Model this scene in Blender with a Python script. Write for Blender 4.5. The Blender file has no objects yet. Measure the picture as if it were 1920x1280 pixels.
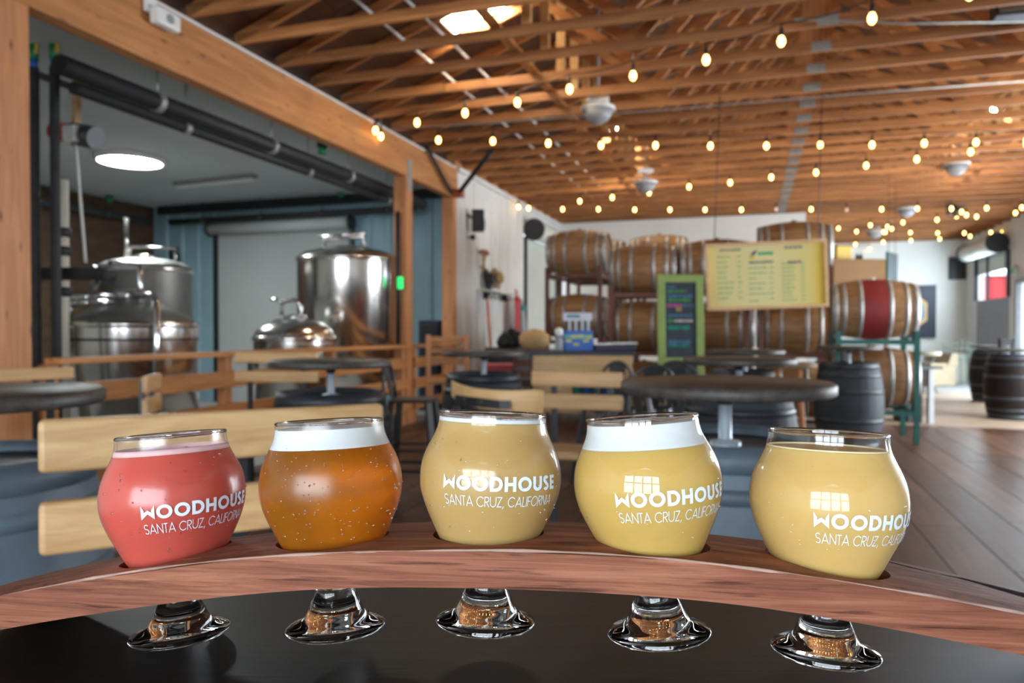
import bpy, bmesh, math, random
from mathutils import Vector, Matrix

sc = bpy.context.scene
col = sc.collection
R = math.radians
random.seed(7)

# ------------------------------------------------------------------ camera
CAM = Vector((0.0, 0.0, 1.25))
YAW, PITCH, FPX = R(18.0), R(0.78), 1387.0
cam = bpy.data.cameras.new('camera')
cam.sensor_width = 36.0
cam.lens = FPX / 1920.0 * 36.0
cam.clip_start, cam.clip_end = 0.01, 200.0
cam.dof.use_dof = True
cam.dof.focus_distance = 0.365
cam.dof.aperture_fstop = 12.0
camo = bpy.data.objects.new('camera', cam)
col.objects.link(camo)
camo.location = CAM
camo.rotation_euler = (R(90) - PITCH, 0, YAW)
sc.camera = camo

# ------------------------------------------------------------------ world, lights, exposure
w = bpy.data.worlds.new('world')
sc.world = w
w.use_nodes = True
bgn = w.node_tree.nodes['Background']
bgn.inputs['Color'].default_value = (0.72, 0.86, 1.0, 1)
bgn.inputs['Strength'].default_value = 4.0

def area(name, loc, rot, sx, sy, power, color):
    l = bpy.data.lights.new(name, 'AREA')
    l.shape = 'RECTANGLE'
    l.size, l.size_y, l.energy, l.color = sx, sy, power, color
    o = bpy.data.objects.new(name, l)
    col.objects.link(o)
    o.location, o.rotation_euler = loc, rot
    return o

# daylight through the wide opening behind the photographer
area('daylight_front', (-0.1, -5.95, 2.0), (R(90), 0, 0), 6.6, 3.1, 520, (0.86, 0.93, 1.0))
# daylight through the yard doors of the far gable side
area('daylight_yard', (5.62, 16.4, 1.3), (R(90), 0, R(90)), 3.6, 2.4, 310, (0.74, 0.88, 1.0))
area('daylight_half_door', (5.55, 21.4, 2.5), (R(90), 0, R(90)), 2.4, 0.8, 120, (0.68, 0.87, 1.0))
area('fill_side', (5.62, 9.6, 1.6), (R(90), 0, R(90)), 4.4, 2.8, 420, (0.9, 0.95, 1.0))  # fill lamp added at an unseen opening to brighten the room's middle

sc.view_settings.view_transform = 'Standard'
sc.view_settings.look = 'None'
sc.view_settings.exposure = 0.48
sc.view_settings.gamma = 1.0
sc.view_settings.use_curve_mapping = False
sc.cycles.max_bounces = 7
sc.cycles.diffuse_bounces = 3
sc.cycles.glossy_bounces = 3
sc.cycles.transmission_bounces = 7
sc.cycles.transparent_max_bounces = 14
sc.cycles.use_adaptive_sampling = True
sc.cycles.adaptive_threshold = 0.1
sc.cycles.sample_clamp_indirect = 6.0

# ------------------------------------------------------------------ where a line of sight meets the room
FW = Vector((-math.sin(YAW) * math.cos(PITCH), math.cos(YAW) * math.cos(PITCH), -math.sin(PITCH)))
RT = Vector((math.cos(YAW), math.sin(YAW), 0))
UP = RT.cross(FW)
def ray(px, py):
    return FW + RT * ((px - 960) / FPX) + UP * ((640 - py) / FPX)
def at(px, py, d):
    return CAM + ray(px, py) * d
def on_x(px, py, x):
    r = ray(px, py); return CAM + r * ((x - CAM.x) / r.x)
def on_y(px, py, y):
    r = ray(px, py); return CAM + r * ((y - CAM.y) / r.y)
def on_z(px, py, z):
    r = ray(px, py); return CAM + r * ((z - CAM.z) / r.z)
def foot(px, d, z=0.0):
    p = at(px, 622, d); return Vector((p.x, p.y, z))
def zat(px, py, d):
    return at(px, py, d).z

# ------------------------------------------------------------------ mesh builder
class MB:
    def __init__(s):
        s.v, s.f, s.sm = [], [], []
    def add(s, vs, fs, M=None, smooth=False):
        b = len(s.v)
        for p in vs:
            p = Vector(p)
            s.v.append(M @ p if M is not None else p)
        for f in fs:
            s.f.append([b + i for i in f]); s.sm.append(smooth)
        return s
    def box(s, c, size, M=None, rz=0.0):
        x, y, z = [k / 2 for k in size]
        c = Vector(c)
        Rz = Matrix.Rotation(rz, 4, 'Z')
        vs = [c + Rz @ Vector((i * x, j * y, k * z)) for i in (-1, 1) for j in (-1, 1) for k in (-1, 1)]
        return s.add(vs, [(0, 1, 3, 2), (4, 6, 7, 5), (0, 4, 5, 1), (2, 3, 7, 6), (0, 2, 6, 4), (1, 5, 7, 3)], M)
    def bar(s, p0, p1, w, h, up=(0, 0, 1)):
        p0, p1, up = Vector(p0), Vector(p1), Vector(up)
        d = (p1 - p0).normalized()
        a = d.cross(up)
        if a.length < 1e-4: a = d.cross(Vector((0, 1, 0)))
        a.normalize(); b = a.cross(d).normalized()
        vs = [p + a * (i * w / 2) + b * (k * h / 2) for p in (p0, p1) for i in (-1, 1) for k in (-1, 1)]
        return s.add(vs, [(0, 1, 3, 2), (4, 6, 7, 5), (0, 4, 5, 1), (2, 3, 7, 6), (0, 2, 6, 4), (1, 5, 7, 3)])
    def tube(s, pts, r, n=8, cap=True, smooth=True, M=None):
        pts = [Vector(p) for p in pts]
        m = len(pts)
        rs = r if isinstance(r, (list, tuple)) else [r] * m
        vs, fs = [], []
        a = None
        for i, p in enumerate(pts):
            d = (pts[min(i + 1, m - 1)] - pts[max(i - 1, 0)]).normalized()
            if a is None:
                a = d.cross(Vector((0, 0, 1)))
                if a.length < 1e-3: a = d.cross(Vector((0, 1, 0)))
            a = (a - d * a.dot(d)).normalized()
            b = d.cross(a)
            for k in range(n):
                t = 2 * math.pi * k / n
                vs.append(p + (a * math.cos(t) + b * math.sin(t)) * rs[i])
        for i in range(m - 1):
            for k in range(n):
                k2 = (k + 1) % n
                fs.append((i * n + k, i * n + k2, (i + 1) * n + k2, (i + 1) * n + k))
        s.add(vs, fs, M, smooth)
        if cap:
            b = len(s.v) - len(vs)
            s.f.append([b + k for k in range(n)][::-1]); s.sm.append(False)
            s.f.append([b + (m - 1) * n + k for k in range(n)]); s.sm.append(False)
        return s
    def lathe(s, prof, n=32, M=None, smooth=True, wob=None):
        vs, fs, rings = [], [], []
        for r, z in prof:
            if r < 1e-6:
                rings.append([len(vs)]); vs.append((0, 0, z))
            else:
                rings.append(list(range(len(vs), len(vs) + n)))
                for k in range(n):
                    t = 2 * math.pi * k / n
                    q = r * (wob(k) if wob else 1)
                    vs.append((q * math.cos(t), q * math.sin(t), z))
        for a, b in zip(rings, rings[1:]):
            if len(a) == 1 and len(b) == 1: continue
            for k in range(n):
                k2 = (k + 1) % n
                if len(a) == 1: fs.append((a[0], b[k2], b[k]))
                elif len(b) == 1: fs.append((a[k], a[k2], b[0]))
                else: fs.append((a[k], a[k2], b[k2], b[k]))
        return s.add(vs, fs, M, smooth)
    def ball(s, c, r, M=None, n=12, m=8, sz=1.0):
        prof = [(r * math.sin(math.pi * i / m), -r * sz * math.cos(math.pi * i / m)) for i in range(m + 1)]
        prof[0] = (0, prof[0][1]); prof[-1] = (0, prof[-1][1])
        T = Matrix.Translation(Vector(c))
        return s.lathe(prof, n, (M @ T) if M is not None else T)
    def prism(s, pts, y0, y1, M=None):
        """an x-z outline given depth from y0 to y1"""
        n = len(pts)
        vs = [(p[0], y0, p[1]) for p in pts] + [(p[0], y1, p[1]) for p in pts]
        fs = [tuple(range(n)), tuple(range(2 * n - 1, n - 1, -1))]
        fs += [(i, i + n, (i + 1) % n + n, (i + 1) % n) for i in range(n)]
        return s.add(vs, fs, M)
    def mesh(s, name, mat):
        me = bpy.data.meshes.new(name)
        me.from_pydata([tuple(p) for p in s.v], [], s.f)
        me.polygons.foreach_set('use_smooth', s.sm)
        bm = bmesh.new(); bm.from_mesh(me)
        bmesh.ops.recalc_face_normals(bm, faces=bm.faces)
        bm.to_mesh(me); bm.free()
        if mat: me.materials.append(mat)
        return me
    def build(s, name, mat, parent=None, bev=0.0, seg=2, kind=None):
        o = bpy.data.objects.new(name, s.mesh(name, mat))
        col.objects.link(o)
        if parent is not None: o.parent = parent
        if bev:
            m = o.modifiers.new('edge', 'BEVEL'); m.width = bev; m.segments = seg; m.limit_method = 'ANGLE'
        if kind: o['kind'] = kind
        return o

def tag(o, label=None, cat=None, group=None, kind=None):
    if label: o['label'] = label
    if cat: o['category'] = cat
    if group: o['group'] = group
    if kind: o['kind'] = kind
    return o
def thing(name, label, cat, loc=(0, 0, 0), rz=0.0, group=None, parent=None):
    o = bpy.data.objects.new(name, None)
    o.empty_display_size = 0.1
    col.objects.link(o)
    o.location = loc; o.rotation_euler = (0, 0, rz)
    return tag(o, label, cat, group)
KIDS = {}
def copy_tree(o, parent=None):
    c = o.copy(); col.objects.link(c)
    if parent is not None: c.parent = parent
    for ch in list(o.children): copy_tree(ch, c)
    return c
def place_copy(o, label, loc, rz=0.0, group=None):
    c = copy_tree(o); c.location = loc; c.rotation_euler = (0, 0, rz); c['label'] = label
    if group: c['group'] = group
    return c
def dup(o, parent, loc, rot=None):
    c = o.copy(); col.objects.link(c); c.parent = parent; c.location = loc
    if rot: c.rotation_euler = rot
    return c

# ------------------------------------------------------------------ materials
def nodes_of(name):
    m = bpy.data.materials.new(name); m.use_nodes = True
    nt = m.node_tree
    return m, nt, nt.nodes['Principled BSDF']
def ramp(nt, fac, stops):
    r = nt.nodes.new('ShaderNodeValToRGB')
    while len(r.color_ramp.elements) < len(stops): r.color_ramp.elements.new(0.5)
    for e, (p, c) in zip(r.color_ramp.elements, stops):
        e.position = p; e.color = (*c, 1)
    nt.links.new(fac, r.inputs['Fac'])
    return r.outputs['Color']
def coords(nt, scale, rand=True):
    tc = nt.nodes.new('ShaderNodeTexCoord'); mp = nt.nodes.new('ShaderNodeMapping')
    mp.inputs['Scale'].default_value = scale
    src = tc.outputs['Object']
    if rand:
        oi = nt.nodes.new('ShaderNodeObjectInfo'); ad = nt.nodes.new('ShaderNodeVectorMath'); ad.operation = 'ADD'
        mu = nt.nodes.new('ShaderNodeMath'); mu.operation = 'MULTIPLY'; mu.inputs[1].default_value = 37.0
        nt.links.new(oi.outputs['Random'], mu.inputs[0])
        nt.links.new(src, ad.inputs[0]); nt.links.new(mu.outputs[0], ad.inputs[1]); src = ad.outputs[0]
    nt.links.new(src, mp.inputs['Vector'])
    return mp.outputs['Vector']
def noise(nt, vec, scale, detail=4.0, rough=0.55, dist=0.0):
    n = nt.nodes.new('ShaderNodeTexNoise')
    n.inputs['Scale'].default_value = scale; n.inputs['Detail'].default_value = detail
    n.inputs['Roughness'].default_value = rough; n.inputs['Distortion'].default_value = dist
    nt.links.new(vec, n.inputs['Vector'])
    return n.outputs['Fac']
def bump(nt, p, h, strength, dist=0.002):
    b = nt.nodes.new('ShaderNodeBump'); b.inputs['Strength'].default_value = strength; b.inputs['Distance'].default_value = dist
    nt.links.new(h, b.inputs['Height']); nt.links.new(b.outputs['Normal'], p.inputs['Normal'])
def mix(c, k):
    return tuple(max(0.0, x * k) for x in c)
def paint(name, c, rough=0.5, metal=0.0, var=0.12, scale=6.0, bmp=0.0, spec=0.5):
    m, nt, p = nodes_of(name)
    v = coords(nt, (1, 1, 1))
    n = noise(nt, v, scale)
    nt.links.new(ramp(nt, n, [(0.3, mix(c, 1 - var)), (0.7, mix(c, 1 + var))]), p.inputs['Base Color'])
    p.inputs['Roughness'].default_value = rough; p.inputs['Metallic'].default_value = metal
    p.inputs['Specular IOR Level'].default_value = spec
    if bmp: bump(nt, p, noise(nt, v, scale * 8), bmp)
    return m
def wood(name, dark, light, along=0, stretch=14.0, scale=2.5, rough=0.55, bmp=0.25, rnd=0.0, knots=False):
    """grain runs along the object's own axis ALONG"""
    m, nt, p = nodes_of(name)
    s = [stretch] * 3; s[along] = 1.0
    v = coords(nt, s)
    n = noise(nt, v, scale, 6, 0.6, 0.6)
    c = ramp(nt, n, [(0.30, dark), (0.50, tuple((a + b) / 2 for a, b in zip(dark, light))), (0.68, light)])
    if knots:
        kv = coords(nt, [3.5 if i == along else 11.0 for i in range(3)])
        k = nt.nodes.new('ShaderNodeTexVoronoi'); k.inputs['Scale'].default_value = 0.9
        nt.links.new(kv, k.inputs['Vector'])
        kk = ramp(nt, k.outputs['Distance'], [(0.05, mix(dark, 0.35)), (0.16, (1, 1, 1))])
        mx = nt.nodes.new('ShaderNodeMix'); mx.data_type = 'RGBA'; mx.blend_type = 'MULTIPLY'
        mx.inputs[0].default_value = 0.7
        nt.links.new(c, mx.inputs[6]); nt.links.new(kk, mx.inputs[7]); c = mx.outputs[2]
    if rnd:
        oi = nt.nodes.new('ShaderNodeObjectInfo'); mr = nt.nodes.new('ShaderNodeMapRange')
        mr.inputs['To Min'].default_value = 1 - rnd; mr.inputs['To Max'].default_value = 1 + rnd
        nt.links.new(oi.outputs['Random'], mr.inputs['Value'])
        hs = nt.nodes.new('ShaderNodeHueSaturation')
        nt.links.new(c, hs.inputs['Color']); nt.links.new(mr.outputs['Result'], hs.inputs['Value']); c = hs.outputs['Color']
    nt.links.new(c, p.inputs['Base Color'])
    p.inputs['Roughness'].default_value = rough
    if bmp: bump(nt, p, n, bmp)
    return m
def steel(name, c=(0.76, 0.74, 0.71), rough=0.2, along=2):
    m, nt, p = nodes_of(name)
    s = [60.0] * 3; s[along] = 1.5
    v = coords(nt, s, False)
    n = noise(nt, v, 2.0, 2)
    nt.links.new(ramp(nt, n, [(0.3, mix(c, 0.9)), (0.7, c)]), p.inputs['Base Color'])
    p.inputs['Metallic'].default_value = 1.0; p.inputs['Roughness'].default_value = rough
    return m
def emit(name, c, s):
    m = bpy.data.materials.new(name); m.use_nodes = True
    nt = m.node_tree; p = nt.nodes['Principled BSDF']
    p.inputs['Base Color'].default_value = (*c, 1)
    p.inputs['Emission Color'].default_value = (*c, 1); p.inputs['Emission Strength'].default_value = s
    return m

MT = {}
MT['fir'] = wood('fir_timber', (0.27, 0.095, 0.025), (0.54, 0.235, 0.075), 0, 12, 1.6, 0.6, 0.15, 0.3)
MT['fir_y'] = wood('fir_timber_long', (0.36, 0.135, 0.035), (0.58, 0.25, 0.075), 1, 12, 1.2, 0.6, 0.15, 0.05, True)
MT['fir_z'] = wood('fir_post', (0.38, 0.145, 0.05), (0.58, 0.255, 0.10), 2, 12, 1.6, 0.6, 0.2, 0.08, True)
MT['fir_lit'] = wood('fir_lit', (0.55, 0.30, 0.11), (0.76, 0.48, 0.20), 2, 12, 1.6, 0.6, 0.15, 0.15)  # pale colour stands in for skylight falling on the truss uprights
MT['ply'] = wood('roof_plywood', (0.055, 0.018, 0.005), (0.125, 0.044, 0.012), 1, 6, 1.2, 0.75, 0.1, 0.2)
MT['slat'] = wood('bench_slat_wood', (0.44, 0.25, 0.10), (0.70, 0.47, 0.23), 0, 9, 3.2, 0.42, 0.25, 0.06, True)
MT['slat_far'] = wood('bench_slat_wood_far', (0.46, 0.26, 0.11), (0.66, 0.42, 0.2), 0, 9, 2.2, 0.45, 0.1, 0.06)
MT['counter'] = wood('counter_wood', (0.50, 0.29, 0.11), (0.70, 0.45, 0.2), 0, 5, 2.0, 0.5, 0.1)
MT['black_wood'] = wood('black_stained_wood', (0.004, 0.0036, 0.0035), (0.014, 0.012, 0.011), 0, 16, 9.0, 0.5, 0.3)
MT['black_wood'].node_tree.nodes['Principled BSDF'].inputs['Specular IOR Level'].default_value = 0.3
MT['black_top'] = wood('black_table_wood', (0.025, 0.022, 0.02), (0.075, 0.062, 0.052), 0, 12, 3.0, 0.5, 0.2)
MT['barrel_black'] = paint('barrel_charcoal', (0.032, 0.039, 0.046), 0.62, 0, 0.3, 5, 0.15, 0.25)
MT['barrel_slate'] = paint('barrel_slate', (0.085, 0.118, 0.15), 0.55, 0, 0.3, 5, 0.15)
MT['barrel_brown'] = paint('barrel_dark_brown', (0.010, 0.005, 0.004), 0.62, 0, 0.3, 5, 0.15, 0.2)
MT['hoop_black'] = paint('hoop_charcoal', (0.035, 0.042, 0.05), 0.45, 0.3, 0.2, 8)
MT['oak'] = wood('barrel_oak', (0.17, 0.078, 0.026), (0.37, 0.195, 0.078), 0, 10, 2.0, 0.6, 0.15, 0.15)
MT['oak_end'] = wood('barrel_oak_head', (0.16, 0.10, 0.06), (0.30, 0.20, 0.12), 1, 8, 3.0, 0.65, 0.15)
MT['red_oak'] = paint('barrel_red_band', (0.24, 0.018, 0.018), 0.6, 0, 0.2, 5)
MT['hoop'] = paint('hoop_galvanised', (0.36, 0.355, 0.34), 0.42, 0.55, 0.2, 10)
MT['steel'] = steel('brewery_steel')
MT['steel_dull'] = paint('brewery_steel_dull', (0.22, 0.215, 0.2), 0.5, 0.7, 0.2, 3)
MT['chrome'] = paint('chrome', (0.75, 0.77, 0.8), 0.15, 1.0, 0.03)
MT['post_sky_steel'] = paint('post_sky_steel', (0.52, 0.60, 0.68), 0.3, 0.35, 0.05)  # pale blue base colour stands in for sky reflected in the post
MT['galv'] = paint('galvanised_plate', (0.33, 0.33, 0.31), 0.55, 0.6, 0.12, 14)
MT['black_metal'] = paint('black_metal', (0.018, 0.02, 0.024), 0.42, 0.2, 0.2)
MT['gun_metal'] = paint('gunmetal', (0.09, 0.092, 0.095), 0.4, 0.7, 0.15)
MT['black'] = paint('black_rubber', (0.012, 0.012, 0.013), 0.6, 0, 0.2)
MT['dark_pipe'] = paint('pipe_insulation', (0.035, 0.036, 0.038), 0.8, 0, 0.25, 12)
MT['white_wall'] = paint('white_wall_paint', (0.78, 0.76, 0.71), 0.7, 0, 0.05, 1.2)
MT['white_metal'] = paint('white_corrugated_metal', (0.66, 0.64, 0.60), 0.5, 0, 0.06, 2)
MT['teal_metal'] = paint('teal_corrugated_metal', (0.20, 0.32, 0.37), 0.55, 0, 0.08, 1.5)
MT['shutter'] = paint('shutter_grey', (0.40, 0.42, 0.41), 0.5, 0, 0.04, 1.5)
MT['shutter_white'] = paint('shutter_offwhite', (0.56, 0.56, 0.5), 0.5, 0, 0.05, 1.5)
MT['brew_ceiling'] = paint('brewery_ceiling', (0.46, 0.495, 0.495), 0.6, 0, 0.06, 0.8)
MT['dark_wall'] = wood('brewery_dark_board', (0.035, 0.018, 0.008), (0.085, 0.042, 0.018), 1, 6, 1.2, 0.8, 0.1)
MT['plank'] = wood('floor_plank', (0.058, 0.027, 0.016), (0.13, 0.067, 0.041), 1, 9, 2.0, 0.40, 0.12, 0.28)
MT['plank'].node_tree.nodes['Principled BSDF'].inputs['Specular IOR Level'].default_value = 0.28
MT['gap'] = paint('floor_gap', (0.012, 0.01, 0.009), 0.9)
MT['concrete'] = paint('concrete_tan', (0.33, 0.25, 0.18), 0.6, 0, 0.15, 1.5, 0.1)
MT['concrete_grey'] = paint('concrete_grey', (0.30, 0.30, 0.30), 0.6, 0, 0.15, 1.5, 0.1)
MT['white'] = paint('white_plastic', (0.75, 0.75, 0.73), 0.4, 0, 0.03)
MT['grey'] = paint('grey_plastic', (0.28, 0.29, 0.30), 0.5, 0, 0.08)
MT['green'] = paint('green_valve', (0.01, 0.20, 0.08), 0.45, 0, 0.1)
MT['lime'] = paint('lime_frame_paint', (0.24, 0.33, 0.085), 0.55, 0, 0.12, 6, 0.1)
MT['yellow'] = paint('yellow_handle', (0.6, 0.42, 0.06), 0.5, 0, 0.05)
MT['red'] = paint('red_paint', (0.42, 0.02, 0.02), 0.45, 0, 0.1)
MT['orange'] = paint('orange_paint', (0.75, 0.16, 0.05), 0.5, 0, 0.1)
MT['blue'] = paint('blue_card', (0.02, 0.12, 0.5), 0.5, 0, 0.05)
MT['navy'] = paint('navy_top', (0.012, 0.015, 0.035), 0.5, 0, 0.1)
MT['card'] = paint('brown_card', (0.20, 0.105, 0.035), 0.75, 0, 0.06, 3)
MT['straw'] = paint('straw', (0.38, 0.24, 0.10), 0.8, 0, 0.25, 40, 0.4)
MT['rack_brown'] = paint('rack_brown', (0.12, 0.045, 0.028), 0.55, 0.3, 0.15)
MT['rack_green'] = paint('rack_green', (0.012, 0.10, 0.085), 0.5, 0.2, 0.15)
MT['chalk'] = paint('chalkboard', (0.022, 0.035, 0.045), 0.7, 0, 0.2, 4)
MT['menu_frame'] = wood('menu_frame_wood', (0.52, 0.32, 0.15), (0.68, 0.46, 0.25), 0, 8, 3, 0.5, 0.1)
MT['sofa'] = paint('sofa_cloth', (0.30, 0.235, 0.15), 0.9, 0, 0.08)
MT['beige'] = paint('beige_panel', (0.52, 0.50, 0.42), 0.7, 0, 0.05)

# ================================================================== THE SETTING
XL, XR, YB, YF = -4.4, 5.7, 23.8, -6.0           # long walls, far wall, wall behind the photographer
ZC = 3.82                                         # underside of the trusses
XM = (XL + XR) / 2
SLOPE = 0.36
def roof_z(x): return ZC + 0.09 + (min(x - XL, XR - x)) * SLOPE

def struct(name, mb, mat, parent=None, bev=0.0, label=None):
    o = mb.build(name, mat, parent, bev)
    if parent is None: o['kind'] = 'structure'
    if label: o['label'] = label
    return o
def holder(name, label, loc=(0, 0, 0)):
    o = bpy.data.objects.new(name, None); col.objects.link(o); o.location = loc
    o['kind'] = 'structure'; o['label'] = label
    return o

# --- floor: dark planks in front, concrete beyond
YP = 11.0
fl = struct('floor', MB().box((XM, (YF + YP) / 2, -0.045), (XR - XL, YP - YF, 0.05)), MT['gap'], label='dark wide-plank floor of the taproom')
random.seed(3)
PW = 0.30
x, i = XL, 0
base_meshes = {}
while x < XR - 0.01:
    wdt = min(PW, XR - x)
    y = YF - random.random() * 2.0
    while y < YP:
        L = 3.0
        y0, y1 = max(y, YF), min(y + L, YP)
        if y1 - y0 > 0.1:
            key = (round(wdt, 3), round(y1 - y0, 3))
            if key not in base_meshes:
                base_meshes[key] = MB().box((0, 0, -0.01), (wdt - 0.007, y1 - y0 - 0.006, 0.02)).mesh('plank', MT['plank'])
            o = bpy.data.objects.new('plank', base_meshes[key]); col.objects.link(o); o.parent = fl
            o.location = (x + wdt / 2, (y0 + y1) / 2, -random.random() * 0.0012)
        y += L
    x += wdt
floor_far = struct('floor_concrete', MB().box((XM, (YP + 17.6) / 2, -0.035), (XR - XL, 17.6 - YP, 0.07)), MT['concrete'], label='tan concrete floor beyond the planks')
floor_end = struct('floor_pale', MB().box((XM, (17.6 + YB) / 2, -0.035), (XR - XL, YB - 17.6, 0.07)), MT['concrete_grey'], label='pale grey concrete floor by the far white wall')
floor_brew = struct('floor_brewery', MB().box((-7.5, 6.4, -0.035), (6.2, 9.2, 0.07)), MT['concrete_grey'], label='grey concrete floor of the brewing room')
ground = struct('ground', MB().box((6, 10, -0.12), (90, 90, 0.04)), paint('asphalt_pale', (0.42, 0.42, 0.43), 0.9), label='pale paved yard outside the building')

# --- roof: trusses of brown fir, uprights coloured as if lit, plywood panels, skylights
ceil = holder('ceiling', 'open timber truss roof with brown plywood above')
ybot = [3.18 + 0.6 * k for k in range(35)]
qx = (XL + (XR - XL) / 4, XL + 3 * (XR - XL) / 4)
tx = (XL + (XR - XL) / 3, XL + 2 * (XR - XL) / 3)
def truss_meshes():
    zc = ZC + 0.045
    zr = lambda q: roof_z(q) - 0.05
    D = {}
    D['bottom_chord'] = [MB().box((XM, 0, zc), (XR - XL, 0.04, 0.09)).mesh('bottom_chord', MT['fir'])]
    D['top_chord'] = [MB().bar((a, 0, zr(a)), (XM, 0, zr(XM)), 0.04, 0.10, (0, 0, 1)).mesh('top_chord', MT['fir']) for a in (XL, XR)]
    # each web runs between chords; its grain follows its own length because the mesh is built along X and turned
    webs = []
    for a, b in ((tx[0], qx[0] - 0.25), (tx[0], XM), (tx[1], XM), (tx[1], qx[1] + 0.25)):
        webs.append(MB().bar((a, 0, zc), (b, 0, zr(b)), 0.038, 0.09).mesh('web', MT['fir']))
    posts = []
    for a in qx:
        posts.append(MB().box((a, 0, (zc + zr(a)) / 2), (0.085, 0.036, zr(a) - zc)).mesh('web', MT['fir_lit']))
    posts.append(MB().box((XM, 0, (zc + zr(XM)) / 2), (0.085, 0.036, zr(XM) - zc)).mesh('web', MT['fir_z']))
    D['web'] = webs + posts
    pl = MB()
    pl.box((XM - 0.06, -0.0225, zc), (0.17, 0.004, 0.088))
    for k in range(5):
        pl.box((XM - 0.06 - 0.068 + k * 0.034, -0.025, zc), (0.008, 0.003, 0.08))
    D['splice_plate'] = [pl.mesh('splice_plate', MT['galv'])]
    return D
TM = truss_meshes()
for y in ybot:
    t = bpy.data.objects.new('roof_truss', TM['bottom_chord'][0]); col.objects.link(t); t.parent = ceil; t.location = (0, y, 0)
    for nm in ('top_chord', 'web', 'splice_plate'):
        for me in TM[nm]:
            o = bpy.data.objects.new(nm, me); col.objects.link(o); o.parent = t
# skylight openings (x, y): first real, others added to light the roof webs
SKY = [(-2.72, 7.15, 0.62, 0.42), (-2.2, 12.6, 0.6, 0.5), (3.4, 8.9, 0.6, 0.5), (3.5, 13.4, 0.7, 0.6)]
def panel_piece(x0, x1, y0, y1):
    vs = [(x0, y0, roof_z(x0)), (x1, y0, roof_z(x1)), (x1, y1, roof_z(x1)), (x0, y1, roof_z(x0))]
    vs += [(a, b, c + 0.016) for a, b, c in vs]
    return MB().add(vs, [(0, 1, 2, 3), (7, 6, 5, 4), (0, 4, 5, 1), (1, 5, 6, 2), (2, 6, 7, 3), (3, 7, 4, 0)])
random.seed(5)
def slope_panels(xs):
    for a, b in zip(xs, xs[1:]):
        y = 1.2
        while y < YB + 0.2:
            y1 = y + 2.4
            holes = [s for s in SKY if a <= s[0] < b and y <= s[1] < y1]
            if holes:
                sx, sy, sw, sl = holes[0]
                cuts = [(a, sx - sw / 2, y, y1), (sx + sw / 2, b, y, y1), (sx - sw / 2, sx + sw / 2, y, sy - sl / 2), (sx - sw / 2, sx + sw / 2, sy + sl / 2, y1)]
            else:
                cuts = [(a, b, y, y1)]
            for x0, x1, p, q in cuts:
                if x1 - x0 > 0.02 and q - p > 0.02:
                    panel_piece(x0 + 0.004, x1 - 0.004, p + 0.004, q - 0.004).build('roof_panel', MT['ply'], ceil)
            y = y1
xs_l = [XL - 0.3, XL + 1.22, XL + 2.44, XL + 3.66, XM]
slope_panels(xs_l)
slope_panels([XM, XR - 3.66, XR - 2.44, XR - 1.22, XR + 0.3])
sky_m = emit('skylight_diffuser', (1.0, 0.86, 0.62), 40.0)
for sx, sy, sw, sl in SKY:
    pc = panel_piece(sx - sw / 2, sx + sw / 2, sy - sl / 2, sy + sl / 2)
    o = pc.build('skylight', sky_m, ceil); o['label'] = 'bright skylight pane'; o.location.z = 0.02
# the weather skin above the plywood
sk = MB()
for a, b in ((XL - 0.3, XM), (XM, XR + 0.3)):
    sk.add([(a, -6.2, roof_z(a) + 0.12), (b, -6.2, roof_z(b) + 0.12), (b, YB + 0.3, roof_z(b) + 0.12), (a, YB + 0.3, roof_z(a) + 0.12)], [(0, 1, 2, 3)])
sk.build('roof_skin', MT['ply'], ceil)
# braces along the building
for bx in (-2.16, 3.5):
    MB().box((bx, 12.0, ZC + 0.11), (0.09, 19.0, 0.036)).build('lateral_brace', MT['fir_y'], ceil)
for bx, bz in ((-3.12, ZC + 0.16), (-2.72, ZC + 0.16)):
    MB().tube([(bx, 3.2, bz), (bx, 16.8, bz)], 0.013, 8).build('conduit_pipe', MT['white'], ceil)

# --- long left side: header beam, posts, white corrugated wall, roller door
yP2, yP3 = on_x(768, 500, XL).y, on_x(853, 500, XL).y
yP1 = on_x(58, 400, XL).y
yC = 17.2
zb0, zb1 = on_x(128, 44, XL).z, ZC
beam = struct('beam', MB().box((XL - 0.07, (YF + yP3 + 0.12) / 2, (zb0 + zb1) / 2), (0.14, yP3 + 0.12 - YF, zb1 - zb0)), MT['fir_y'], None, 0.008, 'long pale timber header beam over the brewing room opening')
wp = struct('ledger_trim', MB().box((XL + 0.012, (1.0 + yP3) / 2, zb1 - 0.03), (0.024, yP3 - 1.0, 0.022)), MT['white'], beam)
for nm, yy, wd, zt in (('post', yP1 - 0.02, 0.19, zb0), ('post', yP2, 0.19, zb0), ('post', yP3, 0.14, zb0)):
    p = struct(nm, MB().box((XL - 0.095, yy - (0.10 if yy < 5 else 0), zt / 2), (0.19, 0.24 if yy < 5 else wd, zt)), MT['fir_z'], None, 0.006)
    p['label'] = 'square fir post carrying the header beam'
    if yy > 5 and yy < yP3 - 0.5:
        MB().box((XL + 0.004, yy, zb0 + 0.02), (0.008, 0.12, 0.42)).build('steel_strap', MT['galv'], p)
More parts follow.
